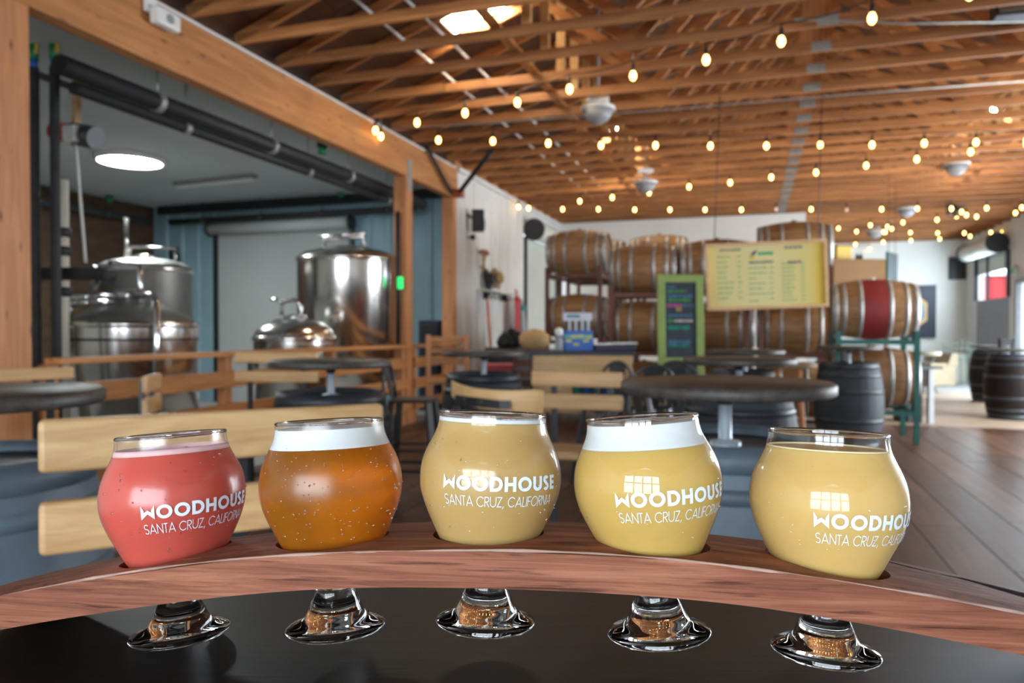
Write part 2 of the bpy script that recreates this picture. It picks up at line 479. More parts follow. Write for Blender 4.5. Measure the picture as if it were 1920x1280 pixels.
def ribbed(x, y0, y1, z0, z1, nrm, pitch=0.23, axis='y', dep=0.03):
    """trapezoid ribs; axis y: sheet in the plane x, facing nrm along x; axis x: sheet in plane y"""
    mb = MB(); n = max(1, int(round((y1 - y0) / pitch))); p = (y1 - y0) / n
    out = []
    for k in range(n):
        a = y0 + k * p
        out += [(a, 0), (a + p * 0.62, 0), (a + p * 0.70, dep), (a + p * 0.92, dep)]
    out.append((y1, 0))
    vs = []
    for q, d in out:
        for z in (z0, z1):
            vs.append((x + nrm * d, q, z) if axis == 'y' else (q, x + nrm * d, z))
    fs = [(2 * i, 2 * i + 2, 2 * i + 3, 2 * i + 1) for i in range(len(out) - 1)]
    mb.add(vs, fs)
    q = (y0 + y1) / 2
    if axis == 'y': mb.box((x - nrm * 0.04, q, (z0 + z1) / 2), (0.06, y1 - y0, z1 - z0))
    else: mb.box((q, x - nrm * 0.04, (z0 + z1) / 2), (y1 - y0, 0.06, z1 - z0))
    return mb
yD0, yD1 = on_x(982, 500, XL).y, yC - 0.05
struct('wall_left', ribbed(XL - 0.02, yP3 + 0.1, yD0, 0, ZC, 1, 0.42), MT['white_metal'], label='white corrugated metal wall behind the hanging hats')
struct('wall_left_header', MB().box((XL - 0.06, (yD0 + yC) / 2, 3.62), (0.12, yC - yD0, 0.4)), MT['white_metal'])
struct('trim_3', MB().box((XL - 0.06, (yP3 + YB) / 2, ZC + 0.06), (0.12, YB - yP3, 0.12)), MT['fir_y'], label='fir top plate above the corrugated wall')
struct('wall_left_end', ribbed(XL - 0.02, yC, YB, 0, ZC, 1, 0.42), MT['white_metal'])
struct('wall_left_near', MB().box((XL - 0.1, (YF + 2.0) / 2, 1.7), (0.2, 2.0 - YF, 3.3)), MT['white_wall'])
struct('trim_2', MB().box((XL + 0.012, (yP3 + 0.1 + yC) / 2, ZC - 0.035), (0.075, yC - yP3 - 0.1, 0.07)), MT['white_metal'], label='white trim along the top of the corrugated wall')
# roller door on that wall
def roller_door(name, axis, at_, a0, a1, z0, z1, nrm, mat, label, coil=0.17, pitch=0.075):
    h = holder(name, label)
    n = int((z1 - z0) / pitch)
    mb = MB(); pts = []
    for k in range(n + 1):
        z = z0 + (z1 - z0) * k / n
        pts += [(0.0, z), (0.018, z + 0.3 * pitch), (0.018, z + 0.55 * pitch), (0.0, z + 0.8 * pitch)]
    pts = [p for p in pts if p[1] <= z1 + 1e-6]
    vs = []
    for d, z in pts:
        for q in (a0, a1):
            vs.append((at_ + nrm * d, q, z) if axis == 'y' else (q, at_ + nrm * d, z))
    mb.add(vs, [(2 * i, 2 * i + 1, 2 * i + 3, 2 * i + 2) for i in range(len(pts) - 1)])
    mb.build('curtain_slat', mat, h, kind='stuff')
    c = at_ + nrm * (coil + 0.03)
    e0, e1 = ((c, a0 - 0.06, z1 + coil * 0.6), (c, a1 + 0.06, z1 + coil * 0.6)) if axis == 'y' else ((a0 - 0.06, c, z1 + coil * 0.6), (a1 + 0.06, c, z1 + coil * 0.6))
    MB().tube([e0, e1], coil, 24).build('coil_cover', mat, h)
    for e, s in ((e0, -1), (e1, 1)):
        f = list(e); f[1 if axis == 'y' else 0] += s * 0.05
        MB().tube([e, f], coil * 1.12, 24).build('end_plate', MT['black_metal'], h)
    for q in (a0 - 0.03, a1 + 0.03):
        b = MB()
        if axis == 'y': b.box((at_ + nrm * 0.03, q, (z0 + z1) / 2), (0.08, 0.07, z1 - z0))
        else: b.box((q, at_ + nrm * 0.03, (z0 + z1) / 2), (0.07, 0.08, z1 - z0))
        b.build('guide_track', MT['black_metal'], h)
    return h
roller_door('door_1', 'y', XL - 0.02, yD0 + 0.1, yD1 - 0.25, 0.0, 3.18, 1, MT['shutter_white'], 'off-white roller door beside the stacked barrels', 0.2)

# --- partition with the barrels, far wall, right wall
xP = on_y(1511, 420, yC).x
struct('wall_partition', MB().box(((XL + xP) / 2, yC + 0.06, (ZC) / 2), (xP - XL, 0.12, ZC)), MT['white_wall'], label='white partition wall behind the barrel racks')
struct('wall_back', MB().box((XM, YB + 0.06, 2.9), (XR - XL + 0.3, 0.12, 5.8)), MT['white_wall'], label='far white wall with the hexagon picture')
# right wall with two openings
oA = (on_x(1893, 500, XR).y, on_x(1832, 500, XR).y)           # half-height opening with the coiled door
zA0, zA1 = on_x(1862, 560, XR).z, on_x(1862, 478, XR).z
oB = (14.4, on_x(1911, 600, XR).y)                              # open doorway
def wall_seg(y0, y1, z0, z1):
    return MB().box((XR + 0.08, (y0 + y1) / 2, (z0 + z1) / 2), (0.16, y1 - y0, z1 - z0))
wr = struct('wall_right', wall_seg(oB[1], oA[0], 0, ZC + 0.1), MT['white_wall'], label='white side wall with the coiled roller door')
for a in ((oA[1], YB, 0, ZC + .1), (oA[0], oA[1], zA1, ZC + .1), (oB[0], oB[1], 2.35, ZC + .1), (7.0, 7.3, 0, ZC + .1), (7.3, 11.9, 3.05, ZC + .1), (11.9, oB[0], 0, ZC + .1), (YF, 7.0, 0, ZC + .1)):
    wall_seg(*a).build('wall_section', MT['white_wall'], wr)
hw = struct('wall_half', wall_seg(oA[0], oA[1], 0.0, zA0), MT['grey'], label='grey lower panel under the open roller door')
fr = MB()
for yy in (oA[0], oA[1]): fr.box((XR - 0.02, yy, (zA0 + zA1) / 2), (0.08, 0.09, zA1 - zA0))
fr.box((XR - 0.02, (oA[0] + oA[1]) / 2 + 0.3, (zA0 + zA1) / 2), (0.06, 0.06, zA1 - zA0))
struct('window_1', fr, MT['black_metal'], label='dark frame of the side opening')
dr = roller_door('door_2', 'y', XR, oA[0] + 0.1, oA[1] - 0.1, zA1 - 0.42, zA1 + 0.05, -1, MT['shutter_white'], 'rolled-up white roller door with an open yard behind it', 0.22)
dj = MB(); dj.box((XR - 0.03, oB[1], 1.2), (0.10, 0.12, 2.4)); dj.box((XR - 0.03, oB[0], 1.2), (0.10, 0.12, 2.4)); dj.box((XR - 0.03, (oB[0] + oB[1]) / 2, 2.38), (0.10, oB[1] - oB[0], 0.1))
struct('door_3', dj, MT['grey'], label='grey jamb of the sunny side doorway')
# wall behind the photographer with its wide opening
wb = struct('wall_front', MB().box((-4.0, YF - 0.08, 2.6), (1.2, 0.16, 5.2)), MT['white_wall'])
for c, s in (((4.55, YF - .08, 2.6), (2.7, 0.16, 5.2)), ((-0.1, YF - .08, 4.4), (6.6, 0.16, 1.7)), ((-0.1, YF - .08, 0.2), (6.6, 0.16, 0.4))):
    MB().box(c, s).build('wall_section', MT['white_wall'], wb)

wf = MB()  # bars added across the opening to break up its reflection in the glasses
for x in (-3.3, -1.4, 0.1, 1.6, 3.1): wf.box((x, YF + 0.14, 2.0), (0.2, 0.06, 3.2))
for z in (0.42, 2.2, 3.58): wf.box((-0.1, YF + 0.14, z), (6.6, 0.06, 0.16))
struct('reflection_bars', wf, MT['black_metal'], label='unseen dark bars added to divide the reflected front opening')

# --- brewing room beyond the beam
YT, XBL, ZBC = 10.95, -10.5, 3.52
struct('ceiling_brewery', MB().box(((XBL + XL - 0.15) / 2, 6.4, ZBC + 0.05), (XL - 0.15 - XBL, 9.3, 0.1)), MT['brew_ceiling'], label='smooth grey ceiling of the brewing room')
xs0, xs1 = on_y(410, 500, YT).x, on_y(658, 500, YT).x
bwall = struct('wall_brewery', ribbed(YT, xs1 + 0.05, XL - 0.12, 0, ZBC, -1, 0.36, 'x'), MT['teal_metal'], label='teal corrugated wall of the brewing room')
ribbed(YT, XBL, xs0 - 0.05, 0, ZBC, -1, 0.36, 'x').build('wall_section', MT['teal_metal'], bwall)
zs = on_y(530, 432, YT).z
MB().box(((xs0 + xs1) / 2, YT + 0.03, (zs + ZBC) / 2), (xs1 - xs0 + 0.1, 0.06, ZBC - zs)).build('wall_section', MT['teal_metal'], bwall)
roller_door('door_4', 'x', YT, xs0, xs1, 0.0, zs, -1, MT['shutter'], 'grey roller shutter behind the brewing tanks', 0.1, 0.06)
struct('wall_brewery_side', MB().box((XBL - 0.05, 6.4, ZBC / 2), (0.1, 9.2, ZBC)), MT['dark_wall'], label='dark board wall at the side of the brewing room')
struct('wall_brewery_near', MB().box((-7.5, 1.95, ZBC / 2), (6.0, 0.1, ZBC)), MT['white_wall'])
struct('trim_1', MB().box(((XBL + XL) / 2, YT - 0.07, on_y(500, 383, YT).z), (XL - XBL - 0.4, 0.1, 0.16)), MT['black_metal'], label='dark steel girt along the top of the teal wall')

# --- outside the side openings: a red building across the yard
qr = on_y(1850, 520, 33.0)
rb = thing('red_building', 'plain red building across the bright yard beyond the roller door', 'building', (qr.x + 2.5, 35.0, 0))
MB().box((0, 0, 1.7), (5.0, 4.0, 3.4)).build('wall_panel', MT['red'], rb)
rw = MB()
for k in range(12): rw.box((-2.3 + k * 0.42, -2.02, 1.7), (0.05, 0.05, 3.4))
rw.build('batten', MT['red'], rb)
MB().box((0, 0, 3.46), (5.3, 4.3, 0.12)).build('roof_edge', MT['white'], rb)

# ================================================================== BREWING ROOM
def cyl_prof(r, z0, z1, dome, n=8):
    p = [(0, z0), (r, z0), (r, z1)]
    for k in range(1, n + 1):
        t = math.pi / 2 * k / n
        p.append((max(0.0, r * math.cos(t)), z1 + dome * math.sin(t)))
    p[-1] = (0, p[-1][1])
    return p
def tank(name, label, px, d, wpx, ytop, ydome, loc_dx=0, kind='dome', shell='steel', legs=True):
    c = foot(px, d); r = wpx / 2 * d / FPX
    zt, zd = zat(px, ytop, d), zat(px, ydome, d)
    t = thing(name, label, 'tank', c, YAW, 'stainless brewing tanks')
    z0 = 0.38
    MB().lathe([(0, z0 - 0.12), (r * 0.5, z0 - 0.08), (r, z0 + 0.05), (r, zt)], 48).build('shell', MT[shell], t)
    if kind == 'cone':
        pr = [(r, zt), (r * 0.985, zt + 0.02), (r * 0.30, zd), (0, zd + 0.01)]
    else:
        h = zd - zt; pr = [(r, zt)] + [(r * math.cos(a), zt + h * math.sin(a)) for a in [math.pi / 2 * k / 10 for k in range(1, 10)]] + [(0, zd)]
    top = MB().lathe(pr, 48).build('top_cone' if kind == 'cone' else 'top_dome', MT['steel_dull'] if kind == 'cone' or shell == 'steel_dull' else MT['steel'], t)
    MB().lathe([(r * 0.99, zt - 0.045), (r + 0.018, zt - 0.045), (r + 0.018, zt + 0.012), (r * 0.985, zt + 0.012)], 48).build('rim_band', MT['steel'], t)
    if legs:
        for a in (45, 135, 225, 315):
            q = (math.cos(R(a)) * r * 0.82, math.sin(R(a)) * r * 0.82)
            MB().tube([(q[0], q[1], 0.0), (q[0], q[1], z0 + 0.12)], 0.04, 10).build('leg', MT['steel'], t)
    return t, r, zt, zd
def pipe_part(name, pts, r, mat, parent, n=8):
    return MB().tube(pts, r, n).build(name, MT[mat], parent)

tA, rA, zA, zAd = tank('mash_tank', 'wide steel tank with grey conical lid and a clear hose', 247, 7.0, 232, 606, 562, kind='cone')
MB().lathe([(0.0, zAd - 0.02), (0.17, zAd - 0.02), (0.17, zAd + 0.07), (0.15, zAd + 0.09), (0, zAd + 0.09)], 24).build('manway', MT['chrome'], tA)
pipe_part('vent_pipe', [(0.18, -0.2, zAd - 0.08), (0.18, -0.2, zAd + 0.30), (0.0, -0.2, zAd + 0.33), (-0.1, -0.2, zAd + 0.33)], 0.026, 'chrome', tA)
pipe_part('wash_pipe', [(0.16, -0.32, zAd + 0.02), (0.40, -0.42, zAd + 0.02), (0.46, -0.46, zAd - 0.04), (0.46, -0.50, 0.5)], 0.028, 'chrome', tA)
hose = [(-0.55 + 0.0, -0.25, zA - 0.05), (-0.48, -0.3, zA + 0.12)]
for k in range(26):
    a = 2 * math.pi * k / 13
    hose.append((-0.24 + 0.2 * math.cos(a + 2.6), -0.28 + 0.17 * math.sin(a + 2.6), zA + 0.16 + 0.004 * k))
hose += [(-0.14, -0.2, zAd + 0.22), (-0.22, -0.2, zAd + 0.30), (-0.26, -0.2, zAd + 0.1)]
pipe_part('hose', hose, 0.02, 'chrome', tA)
pipe_part('sight_valve', [(-0.33, -0.42, zA + 0.04), (-0.33, -0.42, zA + 0.2)], 0.014, 'chrome', tA)
MB().lathe([(rA + 0.006, zA - 0.16), (rA + 0.012, zA - 0.15), (rA + 0.006, zA - 0.14)], 48).build('weld_seam', MT['black_metal'], tA)

tB, rB, zB, zBd = tank('kettle_tank', 'dull grey domed tank standing behind the conical-lid tank', 274, 9.2, 160, 505, 484, shell='steel_dull')
pipe_part('lid_handle', [(-0.14, -0.1, zBd - 0.01), (-0.14, -0.1, zBd + 0.13), (0.42, -0.1, zBd + 0.11), (0.42, -0.1, zBd - 0.1)], 0.016, 'steel', tB)
pipe_part('stack_pipe', [(-0.24, 0.0, zBd - 0.03), (-0.24, 0.0, zBd + 0.5)], 0.03, 'steel', tB)
MB().lathe([(0, zBd - 0.02), (0.16, zBd - 0.02), (0.15, zBd + 0.03), (0, zBd + 0.05)], 20).build('manway', MT['steel'], tB)

tC, rC, zC_, zCd = tank('small_tank', 'small polished tank with a round dome and curved lid arm', 553, 8.6, 148, 632, 594)
pipe_part('lid_arm', [(-0.12, -0.1, zCd + 0.02), (-0.12, -0.1, zCd + 0.14), (0.02, -0.1, zCd + 0.2), (0.1, -0.1, zCd + 0.12), (0.1, -0.1, zCd - 0.02)], 0.026, 'chrome', tC)
MB().tube([(-0.24, -0.1, zCd + 0.2), (-0.06, -0.1, zCd + 0.18)], 0.02, 10).build('valve_handle', MT['chrome'], tC)
MB().lathe([(0, zCd - 0.03), (0.14, zCd - 0.03), (0.13, zCd + 0.02), (0, zCd + 0.03)], 20).build('manway', MT['steel'], tC)

tD, rD, zD, zDd = tank('fermenter_tank', 'tall polished steel tank with a low domed lid', 652, 10.0, 184, 487, 464)
pipe_part('lid_handle', [(-0.28, -0.1, zDd - 0.03), (-0.28, -0.1, zDd + 0.11), (0.24, -0.1, zDd + 0.13), (0.24, -0.1, zDd - 0.03)], 0.028, 'steel', tD)
pipe_part('lid_tube', [(-0.34, -0.14, zDd + 0.13), (0.26, -0.14, zDd + 0.17)], 0.02, 'steel', tD)
MB().lathe([(0, zDd - 0.05), (0.3, zDd - 0.05), (0.28, zDd + 0.0), (0, zDd + 0.02)], 24).build('manway', MT['steel_dull'], tD)

# round ceiling light and the long strip fixture
cz = on_z(244, 293, ZBC)
cl = thing('ceiling_light', 'round glowing white light set in the grey brewery ceiling', 'light', (cz.x, cz.y, ZBC - 0.075))
MB().lathe([(0, 0.0), (0.375, 0.0), (0.375, 0.012), (0, 0.012)], 40).build('diffuser', emit('brew_light', (0.92, 1.0, 1.0), 95.0), cl)
MB().lathe([(0.376, -0.008), (0.42, -0.008), (0.42, 0.075), (0.376, 0.075)], 40).build('rim', MT['white'], cl)
f0, f1 = on_z(330, 342, ZBC), on_z(478, 326, ZBC)
sf = thing('strip_fixture', 'unlit white strip fixture on the grey brewery ceiling', 'light', ((f0.x + f1.x) / 2, (f0.y + f1.y) / 2, ZBC - 0.1), math.atan2(f1.y - f0.y, f1.x - f0.x))
fl_ = (f1 - f0).length
MB().box((0, 0, 0.07), (fl_, 0.12, 0.06)).build('housing', MT['grey'], sf, 0.01)
MB().box((0, 0, 0.025), (fl_ - 0.06, 0.1, 0.03)).build('diffuser', MT['white'], sf, 0.01)

# pipes under the ceiling
def run_pipe(name, label, a, b, r, mat, bands=0, bandmat='chrome'):
    a, b = Vector(a), Vector(b)
    t = thing(name, label, 'pipe', a)
    MB().tube([(0, 0, 0), b - a], r, 12).build('pipe_run', MT[mat], t)
    for k in range(bands):
        q = (b - a) * ((k + 0.6) / bands)
        u = (b - a).normalized() * 0.03
        MB().tube([q - u, q + u], r * 1.18, 12).build('hanger_clamp', MT[bandmat], t)
        MB().tube([q, (q.x, q.y, ZBC - a.z)], 0.008, 6).build('hanger_rod', MT[bandmat], t)
    return t
xp = XL - 0.42
qa, qb = on_x(110, 96, xp), on_x(700, 352, xp)
run_pipe('overhead_pipe', 'fat black insulated pipe hung beside the timber beam', (xp, qa.y, 3.20), (xp, 10.4, 3.20), 0.075, 'black', 4, 'galv')
run_pipe('overhead_pipe', 'second black pipe tucked just below the fat insulated one', (xp - 0.09, qa.y + 0.2, 3.10), (xp - 0.09, 10.2, 3.10), 0.05, 'black', 3, 'galv')
xq = XL - 1.25
run_pipe('overhead_pipe', 'thin dark pipe crossing the grey brewery ceiling', (xq, 3.6, 3.38), (xq, 10.3, 3.38), 0.03, 'dark_pipe', 5, 'dark_pipe')
for nm, px, lab in (('valve', 640, 'green capped valve on the dark pipe above the roller shutter'), ('valve', 205, 'green capped valve on the dark pipe over the board wall'), ('valve', 604, 'small green valve on the black pipe near the timber post')):
    py = {640: 362, 205: 372, 604: 279}[px]
    p = on_y(px, py, YT - 0.25) if px != 604 else on_x(px, py, xp)
    if px == 205: p = on_x(px, py, XBL + 0.25)
    v = thing(nm, lab, 'valve', p)
    MB().lathe([(0, -0.06), (0.05, -0.06), (0.05, 0.02), (0, 0.02)], 12).build('body', MT['green'], v)
    MB().lathe([(0, 0.02), (0.06, 0.02), (0.06, 0.10), (0, 0.12)], 12).build('cap', MT['black'], v)
    MB().tube([(0, 0, 0.1), (0, 0, ZBC - p.z)], 0.012, 6).build('drop_rod', MT['black'], v)
run_pipe('overhead_pipe', 'dark pipe along the top of the brewery board wall', (XBL + 0.2, 4.0, 3.22), (XBL + 0.2, 10.6, 3.22), 0.06, 'dark_pipe', 3, 'dark_pipe')
run_pipe('overhead_pipe', 'dark pipe above the grey roller shutter', (XBL + 0.6, YT - 0.25, 3.2), (XL - 0.7, YT - 0.25, 3.2), 0.05, 'black', 4, 'dark_pipe')

# two upright insulated pipes with green valves by the big post
def riser(label, px, d, wpx, ytop):
    b = foot(px, d); r = wpx / 2 * d / FPX
    t = thing('upright_pipe', label, 'pipe', b)
    zt = zat(px, ytop, d)
    MB().tube([(0, 0, 0), (0, 0, zt)], r, 14).build('insulation', MT['dark_pipe'], t)
    MB().tube([(0, 0, zt), (0, 0, zt + 0.06)], r * 0.75, 12).build('collar', MT['blue'], t)
    MB().tube([(0, 0, zt + 0.06), (0, 0, zt + 0.18)], r * 1.0, 12).build('green_valve', MT['green'], t)
    MB().bar((r * 1.3, -0.02, zt + 0.10), (r * 1.9, -0.02, zt + 0.25), 0.012, 0.03).build('lever', MT['yellow'], t)
    MB().tube([(0, 0, zt + 0.18), (0, 0, zt + 0.36)], r * 0.8, 12).build('upper_pipe', MT['green'], t)
    MB().tube([(-0.02, 0, zt + 0.36), (r * 2.6, 0.02, zt + 0.40)], r * 1.05, 12).build('elbow', MT['green'], t)
    MB().tube([(0, 0, zt + 0.36), (0, 0.0, ZBC)], r * 0.6, 10).build('riser_top', MT['black'], t)
    return t
riser('black upright pipe with green valve next to the big timber post', 68, 5.9, 17, 130)
riser('black upright pipe with yellow lever, second out from the big post', 106, 5.9, 17, 128)
p0 = foot(116, 6.38)
wp_ = thing('white_pipe', 'white plastic pipe standing behind the upright black pipes', 'pipe', p0)
MB().tube([(0, 0, 0), (0, 0, 2.55)], 0.06, 14).build('pipe_run', MT['beige'], wp_)
for zz in (1.9, 2.06, 1.55): MB().tube([(0, 0, zz), (0, 0, zz + 0.08)], 0.078, 14).build('coupling', MT['black'], wp_)
h0 = at(60, 513, 6.12); h1 = at(198, 513, 6.12)
hp = thing('elbow_pipe', 'thick black insulated pipe running level to the hose coil', 'pipe', h0)
MB().tube([(0, 0, 0), h1 - h0, h1 - h0 + Vector((0.05, 0, -0.06))], 0.055, 14).build('pipe_run', MT['dark_pipe'], hp)
# motor on a pole
mp = at(148, 252, 6.6)
mo = thing('hoist_motor', 'grey and red hoist motor hanging by a pale pole', 'motor', mp)
MB().tube([(-0.28, 0, 0.05), (-0.02, 0, 0.0)], 0.085, 18).build('gearbox', MT['red'], mo)
MB().tube([(-0.06, 0, 0.01), (0.2, 0, -0.05)], 0.1, 18).build('motor_body', MT['gun_metal'], mo)
MB().box((0.02, -0.09, -0.02), (0.14, 0.08, 0.14)).build('terminal_box', MT['white'], mo, 0.01)
MB().box((-0.14, -0.09, 0.03), (0.10, 0.05, 0.11)).build('rating_plate', MT['orange'], mo, 0.005)
zt = zat(150, 122, 6.6) - mp.z
MB().bar((-0.04, 0, 0.08), (0.0, 0, zt), 0.05, 0.05).build('pole', MT['slat_far'], mo)
MB().tube([(0.0, 0, zt), (0, 0, ZBC - mp.z)], 0.02, 8).build('hanger', MT['black'], mo)
pts = [(0.02, -0.05, -0.1)] + [(0.02 + 0.10 * k / 8, -0.05, -0.1 - 1.05 * k / 8) for k in range(1, 9)]
MB().tube(pts, 0.012, 8).build('power_cable', MT['white'], mo)
# dark pole and cabinet at the teal wall, plus the hanging hose by the kettle
cb = foot(802, 9.8)
ec = thing('electric_cabinet', 'dark blue cabinet against the teal wall between posts', 'cabinet', (on_y(806, 630, YT - 0.2).x, YT - 0.16, 0))
MB().box((0, 0, zat(800, 600, 11.6) / 2), (0.34, 0.2, zat(800, 600, 11.6))).build('body', MT['navy'], ec, 0.01)
MB().box((0, -0.11, zat(800, 600, 11.6) * 0.6), (0.28, 0.02, zat(800, 600, 11.6) * 0.7)).build('door', MT['black_metal'], ec, 0.005)
hb = on_y(325, 470, YT - 0.12); hz = hb.z
hh = thing('hanging_hose', 'dark green hose hanging in a loop before the teal wall', 'hose', (hb.x, hb.y, 0))
MB().tube([(0.02 - 0.06, 0, hz - 0.9), (-0.06, 0, hz), (0.0, 0, hz + 0.05), (0.06, 0, hz), (0.2, 0, hz - 0.5), (0.32, 0, hz - 1.1), (0.3, 0, hz - 1.6)], 0.035, 8).build('hose_run', MT['black'], hh)
MB().tube([(0.0, 0.0, hz + 0.04), (0.0, 0.2, hz + 0.06)], 0.02, 8).build('peg', MT['black'], hh)
MB().tube([(0.1, -0.04, hz - 0.15), (0.26, -0.04, hz - 0.7), (0.34, -0.04, hz - 1.2)], 0.014, 8).build('cord', MT['green'], hh)
sp_ = at(746, 520, 9.75)
gl = thing('green_lamp_box', 'slim dark panel with bright green light beside the post', 'control box', (sp_.x, sp_.y, 1.0765))
MB().tube([(0, 0, 0), (0, 0, zat(750, 400, 9.9) - 1.0765)], 0.03, 10).build('conduit', MT['black'], gl)
zz = zat(753, 532, 9.9) - 1.0765
MB().box((0.06, -0.05, zz), (0.07, 0.05, 0.16)).build('lamp', emit('green_glow', (0.02, 0.7, 0.15), 0.9), gl, 0.01)

# ================================================================== RAILING along the opening
def rail_between(y0, y1, label):
    t = thing('railing', label, 'railing', (XL, y0, 0), 0, 'timber railing bays')
    L = y1 - y0
    MB().box((0.05, L / 2, 1.055), (0.14, L, 0.042)).build('top_rail', MT['fir_y'], t, 0.005)
    for z in (0.83, 0.545, 0.26):
        MB().box((0.02, L / 2, z), (0.04, L, 0.14)).build('rail_board', MT['fir_y'], t, 0.004)
    n = max(1, int(L / 1.6))
    for k in range(n + 1):
        MB().box((-0.045, 0.05 + (L - 0.1) * k / n, 0.515), (0.088, 0.088, 1.03)).build('rail_post', MT['fir_z'], t, 0.004)
rail_between(yP1 + 0.1, yP2 - 0.12, 'long three-board timber railing in front of the steel tanks')
rail_between(yP2 + 0.12, yP3 - 0.02, 'short timber railing bay between the two slim posts')

# ================================================================== BARRELS
BH, BR, HR = 0.92, 0.35, 0.285
def bprof_r(z):                      # z from the middle
    t = z / (BH / 2)
    return BR - (BR - HR) * abs(t) ** 2.0
def barrel_parts(parent, T, body, hoop, head, band=None, staves=26):
    def wob(k): return 0.994 if k % 3 == 0 else 1.0
    n = staves * 3
    mb = MB()
    zs = [-BH / 2 + BH * k / 16 for k in range(17)]
    prof = [(bprof_r(-BH / 2) - 0.025, -BH / 2), ] + [(bprof_r(z), z) for z in zs] + [(bprof_r(BH / 2) - 0.025, BH / 2)]
    prof = [(prof[0][0], -BH / 2 + 0.03)] + prof + [(prof[-1][0], BH / 2 - 0.03)]
    mb.lathe(prof, n, T, True, wob)
    mb.build('staves', MT[body], parent)
    for s in (-1, 1):
        h = MB(); z = s * (BH / 2 - 0.035)
        h.lathe([(0, z), (HR - 0.02, z), (HR - 0.02, z - s * 0.02), (0, z - s * 0.02)], 40, T)
        h.build('barrel_head', MT[head], parent)
    for zc, wd in ((0.422, 0.07), (0.325, 0.045), (0.155, 0.045)):
        for s in (-1, 1):
            h = MB(); a, b = zc - wd / 2, zc + wd / 2
            e = 0.003
            h.lathe([(bprof_r(s * a) + 0.0005, s * a), (bprof_r(s * a) + e, s * a), (bprof_r(s * b) + e, s * b), (bprof_r(s * b) + 0.0005, s * b)], n, T, True)
            h.build('hoop', MT[hoop], parent)
    if band:
        h = MB()
        q = [-0.13 + 0.26 * k / 6 for k in range(7)]
        h.lathe([(bprof_r(z) + 0.0015, z) for z in q], n, T, True, wob)
        h.build('painted_band', MT[band], parent)
TX = Matrix.Translation((0, 0, BR)) @ Matrix.Rotation(R(90), 4, 'Y')

def lying_proto(name, label, band=None):
    t = thing(name, label, 'barrel', (0, 0, 0), 0, 'wine barrels lying on the racks')
    barrel_parts(t, TX, 'oak', 'hoop', 'oak_end', band)
    b = MB().lathe([(0, 2 * BR - 0.01), (0.035, 2 * BR - 0.01), (0.03, 2 * BR + 0.02), (0, 2 * BR + 0.022)], 14)
    o = b.build('bung', MT['white'] if band else MT['oak_end'], t)
    return t
lie = lying_proto('wine_barrel', 'x')
first = [True]
def put_barrel(px, py, d, label, rz=None, red=None):
    p = at(px, py, d) if d > 0 else on_y(px, py, -d)
    o = red if red is not None else (lie if first[0] else copy_tree(lie))
    if red is None: first[0] = False
    o.location = (p.x, p.y, p.z - BR)
    o.rotation_euler = (R(random.uniform(-0, 0)), 0, rz if rz is not None else 0)
    o['label'] = label
    return o
B = {}
B['a1'] = put_barrel(1086, 474, 11.3, 'oak barrel on the upper rack tier beside the off-white roller door')
B['a2'] = put_barrel(1085, 594, 11.3, 'oak barrel below the upper one beside the roller door, behind the blue carton')
B['b1'] = put_barrel(1209, 504, -10.4, 'oak barrel on the upper tier just above the lime-framed chalkboard edge')
B['b2'] = put_barrel(1208, 611, -10.4, 'oak barrel on the lower tier half covered by the lime-framed chalkboard')
B['c1'] = put_barrel(1343, 497, -10.4, 'grey-hooped barrel peeking over the top corner of the yellow menu')
B['c2'] = put_barrel(1342, 613, -10.4, 'oak barrel between the lime chalkboard and the menu bottom edge')
B['d1'] = put_barrel(1488, 466, -10.4, 'top barrel standing above the yellow menu, its hoops darker')
B['d2'] = put_barrel(1487, 611, -10.4, 'oak barrel directly under the yellow menu, next to the red-banded one')
B['e1'] = put_barrel(1236, 480, 12.2, 'barrel in the second row, only its top showing under the white wall')
red = lying_proto('wine_barrel', 'x', 'red_oak')
B['g1'] = put_barrel(1635, 580, -9.55, 'oak barrel with a broad red painted middle on green rack', red=red)
B['g2'] = put_barrel(1636, 706, -9.55, 'oak barrel on the floor tier under the red-banded one')
low = [('a3', 'a2', 'floor-tier barrel hidden under the two by the roller door'), ('b3', 'b2', 'floor-tier barrel behind the metal chairs'),
       ('c3', 'c2', 'floor-tier barrel behind the round black table tops'), ('d3', 'd2', 'floor-tier barrel behind the standing charcoal barrel')]
for k, src, lab in low:
    s = B[src]
    o = place_copy(lie, lab, (s.location.x, s.location.y, 0.14)); B[k] = o
def rack(tiers, label, mat='rack_brown', group='barrel racks'):
    """one steel frame per column of barrels: four legs, and a cradle under every tier"""
    s = B[tiers[0]]
    t = thing('barrel_rack', label, 'rack', (s.location.x, s.location.y, 0), 0, group)
    zt = s.location.z
    for x in (-0.40, 0.40):
        for y in (-0.39, 0.39):
            MB().box((x, y, zt / 2 + 0.05), (0.055, 0.055, zt + 0.10)).build('leg', MT[mat], t)
    for k in tiers:
        h = B[k].location.z
        for x in (-0.40, 0.40):
            MB().box((x, 0, h - 0.03), (0.05, 0.76, 0.05)).build('cross_bar', MT[mat], t)
            for y in (-0.39, 0.39):
                MB().bar((x, y * 0.45, h - 0.01), (x, y * 0.75, h + 0.08), 0.05, 0.03, (1, 0, 0)).build('cradle_cheek', MT[mat], t)
        for y in (-0.39, 0.39):
            MB().box((0, y, h - 0.03), (0.76, 0.05, 0.05)).build('side_rail', MT[mat], t)
    return t
